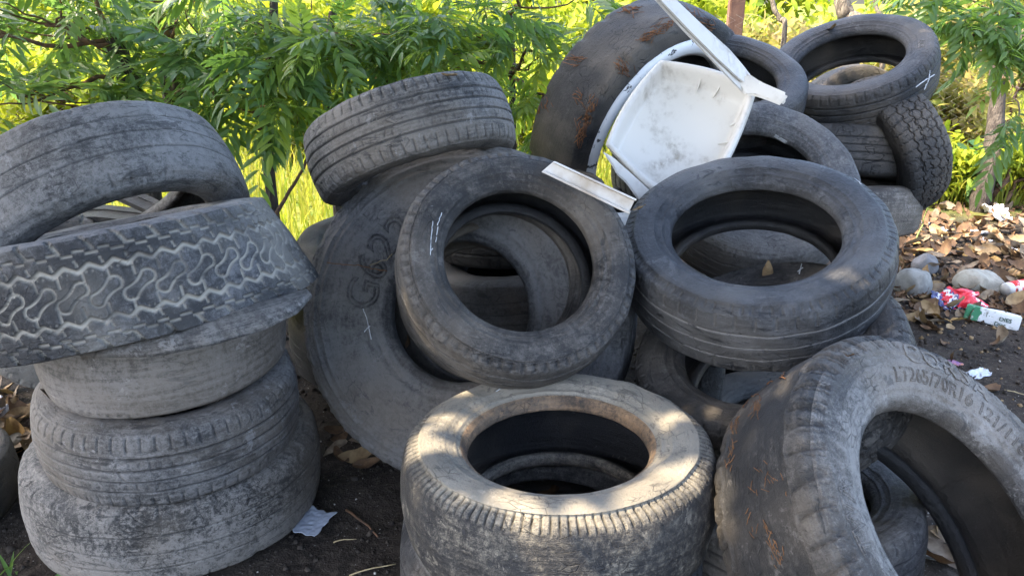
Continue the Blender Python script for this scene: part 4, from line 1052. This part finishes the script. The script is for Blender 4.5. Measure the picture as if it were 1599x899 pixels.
def canopy():
    r = np.random.default_rng(77); N = 56000
    base = np.array([-4.4, .4, 0.0]); root = empty('shade_tree', loc=tuple(base)); tag(root, 'big shade tree standing left of the photo whose crown hangs over the tyres', 'tree')
    trunk_mesh([(0, 0, -.1), (.05, .05, 1.2), (.2, .1, 2.4), (.8, .3, 3.3), (1.6, .6, 3.8)], .22, .10, M_bark, root, seed=5, k=18)
    z = r.uniform(3.1, 4.3, N); k = z / SUN[2]
    gx_ = r.uniform(-2.6, 3.3, N); gy_ = r.uniform(-1.2, 4.15, N)
    P = np.stack([gx_ + SUN[0] * k, gy_ + SUN[1] * k, z], 1)
    dlt = P[:, None] - GP[None]; along = (dlt * SUN).sum(-1); perp = np.linalg.norm(dlt - along[..., None] * SUN, axis=-1)
    ok = (perp > GR[None] + .045).all(1)
    ok &= ~((gx_ < -.15) & (gy_ > 3.0) & (r.random(N) > .05)) & ~((gy_ > 3.6) & (r.random(N) > .5)) & ~((gx_ > 2.25) & (gy_ > 2.6) & (r.random(N) > .45))
    P = P[ok]; cr = Crown([leaflet(.11, .055, .3, .1 * i, 0) for i in range(3)])
    for p in P: cr.add(p - base, np.array([r.normal(), r.normal(), r.normal(0, .35)]), r, r.uniform(.9, 1.45), r.random() * .5)
    br = MB()
    for i in range(26):
        q = P[r.integers(len(P))] - base; v_, f_ = tube(wiggle((.8, .3, 3.3), q, 10, .04, r), np.linspace(.04, .008, 10), 5); br.add(v_, f_)
    br.build('branches', M_bark, root); cr.build('crown', M_shade, root)
canopy()

# ------------------------------------------------------------------ dry leaves, stones and litter
M_dry = [simple('dry_leaf_tan', (.29, .205, .105), (.17, .11, .055), 22, .8, .4, .004), simple('dry_leaf_brown', (.145, .085, .042), (.08, .045, .025), 22, .8, .4, .004), simple('dry_leaf_grey', (.24, .19, .13), (.12, .09, .065), 22, .85, .4, .004), simple('dry_leaf_ochre', (.38, .25, .08), (.22, .12, .04), 22, .75, .4, .004)]
def dry_leaf(seed):
    r = np.random.default_rng(seed); n, m = 11, 6; V = []; cu = r.uniform(-3.0, 9.0); cl = r.uniform(6, 20); tw = r.uniform(-6, 6); L = .12
    for i in range(n):
        t_ = i / (n - 1); x = L * t_; w = .030 * math.sin(math.pi * min(1, t_ * .94 + .05)) ** .8 * (1 - .3 * t_) + .0008
        for j in range(m):
            y = (j / (m - 1) * 2 - 1) * w; a = tw * (x - L / 2)
            z = cu * (x - L / 2) ** 2 + cl * y * y - .0025 * math.exp(-(y / .004) ** 2) + .003 * math.sin(x * 90 + seed + y * 120)
            V.append((x - L / 2, y * math.cos(a) - z * math.sin(a), y * math.sin(a) + z * math.cos(a)))
    V = np.array(V); V[:, 2] -= V[:, 2].min()
    F = np.array([[i * m + j, (i + 1) * m + j, (i + 1) * m + j + 1, i * m + j + 1] for i in range(n - 1) for j in range(m - 1)])
    return V, F
LEAFM = []
for k in range(12):
    V, F = dry_leaf(k + 200); me = None
    o = mesh_obj('dry_leaf', V, F, M_dry[(0, 1, 2, 1, 0, 2, 1, 3, 0, 2, 1, 0)[k]]); LEAFM.append(o.data); bpy.data.objects.remove(o)
def put_leaf(p, r, label, group, sc=1.0, tilt=.5):
    o = bpy.data.objects.new('dry_leaf', LEAFM[r.integers(12)]); COL.objects.link(o)
    o.location = tuple(p); o.rotation_euler = (r.normal(0, tilt), r.normal(0, tilt), r.uniform(0, 6.28)); s_ = sc * r.uniform(.7, 1.25); o.scale = (s_, s_ * r.uniform(.8, 1.2), s_)
    tag(o, label, 'leaf', group)
r = np.random.default_rng(15)
def scatter(n, box, label, group, sc=1.0, dens=None):
    c = 0
    while c < n:
        u, v = r.uniform(box[0], box[2]), r.uniform(box[1], box[3])
        if dens and r.random() > dens(u, v): continue
        p = on_ground(u, v); p[2] = float(gz(p[0], p[1])) + r.uniform(.0, .03); put_leaf(p, r, label, group, sc); c += 1
scatter(240, (1395, 325, 1640, 520), 'curled brown dry leaf in the litter right of the tyres', 'dry leaves right of the tyres', .88, lambda u, v: (.35 + .65 * np.clip((520 - v) / 100, 0, 1)) * (1 if v < 470 or u < 1520 else .25))
scatter(10, (1430, 520, 1640, 640), 'brown dry leaf lying on bare soil right of the CORSA tyre', 'dry leaves on the bare soil', .8)
scatter(40, (-40, 590, 60, 740), 'dry leaf on the ground at the left edge beside the left stack', 'dry leaves at the left edge', .9)
scatter(9, (500, 670, 585, 730), 'dull brown dry leaf on the dark soil between the stacks', 'dry leaves between the stacks', .9)
scatter(6, (1430, 830, 1500, 900), 'brown dry leaf on the ground inside the hole of the CORSA tyre', 'dry leaves inside the tyre hole', 1.0)
def at_ground(u, v, dz=0.0):
    p = on_ground(u, v); p[2] = float(gz(p[0], p[1])) + dz; return p
# fine litter nobody could count: crumbs, grit, leaf scraps
def crumbs(n, name, mat, box, size, label, seed, cat):
    q = np.random.default_rng(seed); V = []; F = []; c = 0
    base = np.array([(-1, -1, -.6), (1, -1, -.6), (1, 1, -.6), (-1, 1, -.6), (-.7, -.6, .6), (.7, -.7, .5), (.6, .7, .6), (-.6, .6, .5)]); bf = np.array([[3, 2, 1, 0], [4, 5, 6, 7], [0, 1, 5, 4], [1, 2, 6, 5], [2, 3, 7, 6], [3, 0, 4, 7]])
    for i in range(n):
        x, y = q.uniform(box[0], box[2]), q.uniform(box[1], box[3]); s_ = size * q.uniform(.3, 1) ** 1.5
        R_ = rot(unit(q.normal(0, 1, 3)), q.uniform(0, 6.28)); B_ = (base * q.uniform(.6, 1.3, (8, 3)) * s_) @ R_.T + (x, y, float(gz(x, y)) + s_ * .3)
        V.append(B_); F.append(bf + c); c += 8
    tag(mesh_obj(name, np.concatenate(V), np.concatenate(F), mat, None, False), label, cat, kind='stuff')
M_crumb = simple('soil_crumb', (.055, .045, .036), (.025, .02, .017), 60, .95, .5)
M_grit = simple('pale_grit', (.42, .40, .37), (.28, .26, .23), 60, .9, .3)
crumbs(5200, 'soil_crumbs', M_crumb, (-1.6, .8, 2.8, 4.2), .011, 'dark crumbs of soil strewn over the ground', 5, 'soil')
crumbs(900, 'grit', M_grit, (-1.6, .8, 2.8, 4.2), .0042, 'tiny pale grit on the dark soil', 6, 'grit')
crumbs(1500, 'leaf_scraps', M_dry[0], (.9, 1.2, 3.6, 5.0), .010, 'small scraps of dry leaf over the soil', 8, 'leaf scraps')

def stone(u, v, rx, ry, rz, mat, label, seed, rotz=0):
    q = np.random.default_rng(seed); bm = bmesh.new(); bmesh.ops.create_icosphere(bm, subdivisions=4, radius=1)
    pl = [(unit(q.normal(0, 1, 3)), q.uniform(.62, .9)) for _ in range(9)]
    for vt in bm.verts:
        p = np.array(vt.co[:])
        for n_, d_ in pl:
            e = np.dot(p, n_) - d_
            if e > 0: p = p - n_ * e * .85
        p = p * (1 + .03 * math.sin(p[0] * 7 + seed) * math.sin(p[1] * 6) + q.normal(0, .006)); vt.co = p * (rx, ry, rz)
    me = bpy.data.meshes.new('stone'); bm.to_mesh(me); bm.free(); me.materials.append(mat); me.polygons.foreach_set('use_smooth', np.ones(len(me.polygons), bool))
    o = bpy.data.objects.new('stone', me); COL.objects.link(o); o.location = tuple(at_ground(u, v, rz * .35)); o.rotation_euler = (0, 0, rotz); tag(o, label, 'stone')
M_st1 = simple('pale_stone', (.30, .30, .28), (.18, .18, .17), 14, .9, .6, .008); M_st2 = simple('grey_stone', (.17, .17, .175), (.10, .10, .10), 14, .9, .6, .008); M_st3 = simple('cream_stone', (.40, .38, .32), (.24, .22, .18), 12, .9, .7, .01)
stone(1424, 452, .085, .08, .10, M_st1, 'round pale grey stone against the right stack', 1)
stone(1447, 418, .085, .07, .075, M_st2, 'darker flat grey stone behind the round pale one', 2, .5)
stone(1528, 446, .115, .08, .085, M_st3, 'cream coloured stone behind the red wrapper', 3, -.3)
stone(74, 660, .055, .05, .065, M_st3, 'cream stone at the left edge beside the left stack', 4)
stone(20, 690, .05, .04, .03, M_st1, 'small flat pale stone at the far left edge', 5)
stone(492, 470, .03, .03, .02, M_st2, 'small grey stone in the shade behind the left stack', 6)

def crumple(name, u, v, su, sv, h, mat, label, cat, seed, rotz=0, tilt=0, n=34, dz=.0, folds=5, curl=0, rag=1.0):
    q = np.random.default_rng(seed); X, Y = np.meshgrid(np.linspace(-1, 1, n), np.linspace(-1, 1, n), indexing='ij'); Z = np.zeros_like(X)
    for k in range(folds):
        a = q.uniform(0, 6.28); d_ = X * math.cos(a) + Y * math.sin(a); Z += np.abs(((d_ * q.uniform(.7, 1.8) + q.uniform(0, 2)) % 2) - 1) * q.uniform(.3, 1.0) / folds
    for k in range(8):
        a = q.uniform(0, 6.28); Z += np.abs(np.sin((X * math.cos(a) + Y * math.sin(a)) * q.uniform(4, 11) + q.uniform(0, 6))) * .05
    ed = 1 + rag * .10 * np.sin(np.arctan2(Y, X) * 5 + seed) + .06 * np.sin(np.arctan2(Y, X) * 9)
    sh = rag * .18 * noise2(X, Y, seed + 50, 2, .8)
    PX = (X * ed + sh) * su; PY = (Y * ed + rag * .2 * noise2(X + 3, Y, seed + 51, 2, .8)) * sv; PZ = Z * h + curl * (X ** 2) * h
    PZ -= PZ.min(); V = np.stack([PX, PY, PZ], -1).reshape(-1, 3)
    F = np.array([[i * n + j, (i + 1) * n + j, (i + 1) * n + j + 1, i * n + j + 1] for i in range(n - 1) for j in range(n - 1)])
    o = mesh_obj(name, V, F, mat, None, False, {'var': ('FLOAT', (X.ravel() + 1) / 2)}); sd = o.modifiers.new('s', 'SOLIDIFY'); sd.thickness = .0012
    o.location = tuple(at_ground(u, v, dz)); o.rotation_euler = (tilt, 0, rotz); tag(o, label, cat); return o
M_tis = simple('white_tissue', (.74, .74, .75), (.60, .60, .62), 25, .9, .3, .003)
M_film = simple('clear_plastic_film', (.52, .55, .60), (.36, .39, .43), 20, .25, .4, .004, spec=.6)
M_paper = simple('damp_paper', (.46, .50, .58), (.34, .37, .43), 14, .6, .4, .003)
t = NT('red_wrapper'); o_ = t.obj(); v_ = t.attr('var'); w_ = t.noise(o_, 38, 3, .6)
rc = t.ramp(t.math('MULTIPLY_ADD', t.math('SUBTRACT', w_, .5), .35, v_), [(0, (.03, .04, .14)), (.10, (.62, .62, .66)), (.17, (.05, .05, .18)), (.24, (.62, .018, .035)), (.38, (.70, .70, .72)), (.43, (.04, .05, .16)), (.48, (.66, .02, .04)), (.80, (.72, .10, .16)), (.88, (.75, .72, .74)), (.93, (.62, .02, .04))], 'CONSTANT')
t.l.new(rc, t.b.inputs['Base Color']); t.b.inputs['Roughness'].default_value = .28; t.bump(t.noise(o_, 70, 4), .4, .003); M_red = t.m
M_yel = simple('yellow_plastic', (.70, .42, .03), (.55, .30, .02), 30, .4, .2); M_pur = simple('purple_wrapper', (.22, .12, .36), (.55, .25, .10), 26, .35, .3)
crumple('tissue', 1552, 338, .085, .07, .12, M_tis, 'biggest crumpled white tissue standing at the edge of the weeds', 'tissue', 1, .4, .5, curl=.3)
crumple('tissue', 1412, 352, .07, .045, .05, M_tis, 'torn white tissue beside the block treaded tyre', 'tissue', 2, .2)
crumple('tissue', 1442, 346, .045, .03, .07, M_tis, 'small upright scrap of white tissue by the green stem', 'tissue', 3, 1.0, .7)
crumple('tissue', 1526, 362, .05, .025, .045, M_tis, 'folded cream tissue lying among the leaves', 'tissue', 4, -.5)
crumple('tissue', 1540, 374, .03, .03, .04, M_tis, 'tightly balled cream tissue just in front of the folded one', 'tissue', 5, .9)
crumple('candy_wrapper', 1488, 472, .125, .06, .11, M_red, 'shiny red snack wrapper with dark blue and white bands', 'wrapper', 6, .25, .5)
crumple('wrapper_corner', 1512, 440, .022, .02, .04, M_red, 'upright torn red corner of a snack wrapper', 'wrapper', 16, .9, .9, n=16)
crumple('plastic_scrap', 1503, 446, .02, .018, .03, M_yel, 'yellow plastic scrap behind the red wrapper', 'scrap', 7, .2, .8, n=16)
crumple('plastic_film', 1530, 580, .05, .022, .03, M_film, 'clear crumpled plastic film lying on the dark soil', 'plastic film', 8, .45, .2)
crumple('wrapper', 1487, 566, .035, .012, .02, M_pur, 'small purple and orange wrapper behind the CORSA tyre', 'wrapper', 9, -.5)
crumple('paper_scrap', 487, 812, .042, .052, .012, M_paper, 'flat bluish white paper scrap beside the bottom left tyre', 'paper', 10, -.35, folds=2, rag=.2, dz=.012)
crumple('paper_scrap', 8, 645, .03, .06, .05, M_tis, 'white scrap of paper at the far left edge', 'paper', 11, .2, 1.0)
o = crumple('cardboard_scrap', 1468, 862, .075, .03, .012, simple('speckled_card', (.50, .50, .46), (.10, .10, .09), 55, .9, .4, lo=.30, hi=.5), 'pale speckled scrap inside the hole of the CORSA tyre', 'scrap', 12, -.5, folds=2, rag=.3)
t_ = put_leaf

# green and white drink carton with lettering
def box_bm(sx, sy, sz, bev):
    b = bmesh.new(); bmesh.ops.create_cube(b, size=1); bmesh.ops.scale(b, vec=(sx, sy, sz), verts=b.verts)
    bmesh.ops.bevel(b, geom=list(b.edges), offset=bev, segments=2, affect='EDGES'); return b
t = NT('printed_carton'); sp = t.node('ShaderNodeSeparateXYZ'); t.l.new(t.obj(), sp.inputs[0])
e = t.math('ADD', sp.outputs[0], t.math('MULTIPLY', t.math('SUBTRACT', t.noise(t.obj(), 30, 2), .5), .05))
cc = t.mix(t.smooth(e, -.052, -.048), (.02, .19, .085), (.66, .70, .72)); cc = t.mix(t.smooth(t.noise(t.obj(), 60, 4), .55, .7), cc, (.42, .43, .42))
t.l.new(cc, t.b.inputs['Base Color']); t.b.inputs['Roughness'].default_value = .45; t.bump(t.noise(t.obj(), 20, 4), .4, .006); M_cart = t.m
pa, pb = at_ground(1508, 492), at_ground(1590, 508); mid = (pa + pb) / 2; dx = pb - pa; L_ = float(np.linalg.norm(dx)); ang = math.atan2(dx[1], dx[0])
b = box_bm(L_ + .01, .062, .062, .004); bmesh.ops.subdivide_edges(b, edges=b.edges, cuts=2, use_grid_fill=True)
for vt in b.verts: vt.co.z += .004 * math.sin(vt.co.x * 40) * math.sin(vt.co.y * 60 + 1); vt.co.y += .004 * math.sin(vt.co.x * 33 + 2)
me = bpy.data.meshes.new('drink_carton'); b.to_mesh(me); b.free(); me.materials.append(M_cart)
cart = bpy.data.objects.new('drink_carton', me); COL.objects.link(cart); cart.location = (mid[0], mid[1], mid[2] + .03); cart.rotation_euler = (RAD(-12), RAD(3), ang)
tag(cart, 'green and white drink carton lying on its side in the leaf litter', 'carton')
M_ink = simple('dark_green_ink', (.015, .06, .04), None, 30, .6, 0)
for body, sz, lx, y0, z0, face in (('DIES', .024, .025, -.0345, -.004, 1), ('Diet', .024, .012, -.0345, -.028, 1), ('. : | . .', .02, -.045, -.0345, .004, 1)):
    V, F = text_mesh(body, sz, None, .0003)
    P = np.stack([V[:, 0] + lx, np.full(len(V), y0) - V[:, 2], V[:, 1] + z0], 1)
    mesh_obj('lettering', P, F, M_ink, cart, False)
# red and white bottle at the right edge
def bottle():
    a, c = at_ground(1568, 456, .032), at_ground(1660, 440, .032); ax = unit(c - a); root = empty('drink_bottle', loc=tuple(a)); tag(root, 'white plastic bottle with a red label lying at the right edge', 'bottle')
    def ring(prof, nm, mat):
        P = np.array([ax * x for x, _ in prof]); v, f = tube(P, [q for _, q in prof], 28); mesh_obj(nm, v, f, mat, root)
    ring([(0, .026), (.004, .030), (.03, .032), (.032, .032)], 'base', simple('milky_plastic', (.62, .62, .60), (.5, .5, .48), 12, .3, .2))
    ring([(.032, .0335), (.14, .0335)], 'label', simple('red_label', (.62, .03, .035), (.75, .68, .68), 22, .4, .1, lo=.55, hi=.6))
    ring([(.14, .032), (.17, .030), (.20, .014), (.225, .013)], 'neck', simple('milky_plastic_neck', (.62, .62, .60), (.5, .5, .48), 12, .3, .2))
bottle()
# thin stems and twigs on the ground
def stem(pts, rad, mat, label, name='twig', cat='twig', seed=1):
    P = np.array(pts, float); q = np.concatenate([wiggle(P[i], P[i + 1], 7, .0025, np.random.default_rng(seed + i)) for i in range(len(P) - 1)])
    v, f = tube(q, np.linspace(rad, rad * .6, len(q)), 6); tag(mesh_obj(name, v, f, mat), label, cat)
M_green = simple('green_stem', (.10, .17, .04), (.17, .22, .06), 30, .6, 0); M_straw = simple('straw', (.40, .33, .20), (.28, .22, .12), 40, .8, 0)
stem([at_ground(1430, 378, .02), at_ground(1437, 372, .10), at_ground(1441, 372, .22)], .004, M_green, 'thin green stem standing up in the litter right of the stack', 'plant_stem', 'stem')
stem([at_ground(1568, 610, .01), at_ground(1602, 618, .012)], .0025, M_straw, 'short straw lying on bare soil at the right edge', 'straw', 'straw')
stem([at_ground(545, 893, .01), at_ground(618, 884, .03)], .0022, M_straw, 'pale straw on the soil left of the front centre tyre', 'straw', 'straw')
stem([at_ground(540, 790, .006), at_ground(590, 835, .01)], .004, M_twig, 'brown twig on the dark soil between the front tyres', seed=5)
stem([at_ground(520, 842, .006), at_ground(556, 838, .01)], .002, M_straw, 'short thin straw beside the paper scrap', 'straw', 'straw')
# weeds at the lower left corner
def grass_tuft(u, v, n, h, label, seed):
    p = at_ground(u, v); q = np.random.default_rng(seed); root = empty('grass_tuft', loc=tuple(p)); tag(root, label, 'grass tuft'); cr = Crown([leaflet(h, .012, .3, .5, 0)])
    for k in range(n): a = q.uniform(0, 6.28); cr.add(np.array([q.normal(0, .012), q.normal(0, .012), 0]), (math.cos(a) * .6, math.sin(a) * .6, q.uniform(.5, 1.3)), q, q.uniform(.6, 1.1), q.uniform(.2, .6))
    cr.build('blades', M_broad, root)
grass_tuft(12, 905, 9, .11, 'small green grass tuft in the lower left corner', 3)
weed(at_ground(98, 912), .05, 2, 'tiny green seedling in front of the bottom left tyre', 4, scale=.30, spread=.02, name='seedling')

# ---- dry needles and fibres caught on the tyres
M_needle = simple('rust_brown_needles', (.20, .085, .030), (.10, .045, .02), 30, .8, 0); M_orange = simple('orange_fibre', (.22, .11, .045), (.12, .06, .03), 30, .8, 0)
def needles(key, spots, mat, label, seed, rad=.0014, lift=.004):
    q = np.random.default_rng(seed); mb = MB()
    for (u0, v0, u1, v1, n, w) in spots:
        for k in range(n):
            f = q.random(); u = u0 + (u1 - u0) * f + q.normal(0, w); v = v0 + (v1 - v0) * f + q.normal(0, w); a = math.atan2(v1 - v0, u1 - u0) + q.normal(0, .45); l = q.uniform(6, 16)
            pts = [hit([key], u + math.cos(a) * l * t_, v + math.sin(a) * l * t_) for t_ in (-.5, -.17, .17, .5)]
            if any(p is None for p in pts): continue
            mb.add(*tube([p[0] + p[1] * (lift * q.uniform(.2, 1.5)) for p in pts], rad * q.uniform(.6, 1.2), 4))
    if mb.n: tag(mb.build('dry_needles', mat), label, 'needles', kind='stuff')
needles('G1', [(925, 160, 900, 225, 60, 5), (845, 145, 850, 165, 22, 7), (880, 88, 900, 95, 26, 6), (1045, 38, 1000, 66, 50, 4), (975, 14, 995, 18, 18, 4), (970, 105, 976, 112, 22, 6), (900, 145, 908, 155, 10, 5), (1070, 20, 1110, 40, 50, 8)], M_needle, 'rust brown dry needles stuck on the largest black tyre', 1)
needles('F1', [(1185, 625, 1175, 655, 18, 4), (1150, 640, 1140, 730, 26, 3), (1195, 815, 1220, 880, 24, 5), (1180, 720, 1215, 770, 12, 9), (1170, 760, 1180, 830, 9, 9)], M_orange, 'orange dry fibres stuck on the tread of the CORSA tyre', 2, .0008, .0012)
needles('F1', [(1190, 590, 1225, 575, 50, 6), (1155, 630, 1190, 592, 36, 5)], M_needle, 'dark dry needles gathered on top of the CORSA tyre tread', 3)
def fibre(keys, pts, rad, mat, label, name, cat):
    p = ribbon(keys, pts, 0, '', None, lift=.006, jitter=.0015)
    if len(p) > 2:
        v, f = tube(p, rad, 5); tag(mesh_obj(name, v, f, mat), label, cat)
fibre(['B1'], [(512, 410), (560, 415), (606, 424)], .0013, M_orange, 'thin orange fibre across the big G622 letters', 'fibre', 'fibre')
fibre(['B1'], [(577, 414), (606, 404), (612, 396)], .001, M_straw, 'short pale fibre beside the orange one', 'fibre', 'fibre')
h = hit(['B1'], 642, 532)
if h is not None:
    put_leaf(h[0] + h[1] * .012, r, 'orange brown dry leaf wedged between the two leaning tyres', None, .45)

# odd leaves and twigs that have dropped on the tyres
for key, u, v, lab, sc in (('D2', 860, 765, 'dry leaf lying inside the sunlit front centre tyre', .5), ('E3', 1200, 430, 'dry leaf lying inside the black tyre of the right stack', .5),
                           ('A2', 75, 622, 'dry leaf scrap caught on the shoulder of the ribbed left tyre', .35), ('F1', 1320, 560, 'dry leaf scrap lying on the shoulder of the CORSA tyre', .35),
                           ('B3', 700, 122, 'dry leaf lying on top of the grooved tyre over the G622 tyre', .45), ('G4', 1300, 48, 'dry leaf on the rim of the topmost back right tyre', .5), ('E1', 1000, 330, 'dry leaf scrap on the left side of the black tyre', .4)):
    h = hit([key], u, v)
    if h is not None: put_leaf(h[0] + h[1] * .008, r, lab, None, sc, .5)

# the layer of small broken leaves under the bigger ones
def litter_layer():
    q = np.random.default_rng(33); V = []; F = []; c = 0; k = 0; src = [dry_leaf(300 + i) for i in range(6)]
    while k < 620:
        u, v = q.uniform(1395, 1640), q.uniform(312, 500)
        p = on_ground(u, v); v_, f_ = src[q.integers(6)]; sc = q.uniform(.3, .65)
        R_ = np.array(Matrix.Rotation(q.uniform(0, 6.28), 3, 'Z') @ Matrix.Rotation(q.normal(0, .5), 3, 'X') @ Matrix.Rotation(q.normal(0, .5), 3, 'Y'))
        V.append((v_ * sc) @ R_.T + (p[0], p[1], float(gz(p[0], p[1])) + q.uniform(0, .015))); F.append(f_ + c); c += len(v_); k += 1
    tag(mesh_obj('leaf_litter', np.concatenate(V), np.concatenate(F), M_dry[1]), 'layer of small broken brown leaves under the bigger dry leaves', 'leaf litter', kind='stuff')
litter_layer()
crumple('tissue', 1470, 358, .03, .02, .03, M_tis, 'little white scrap between the upright scrap and the folded tissue', 'tissue', 41, .3, .4)
crumple('tissue', 1580, 388, .035, .022, .03, M_tis, 'white scrap near the right edge behind the bottle', 'tissue', 42, 1.3, .3)
scrub((2.75, 5.15, .0), (.42, .25, .32), 1500, 'low yellow green brush left of the bent trunk behind the litter', 120, scale=.9, group=None)
scrub((3.35, 5.05, .0), (.40, .25, .30), 1400, 'low yellow green brush at the right edge behind the litter', 121, scale=.9, group=None)
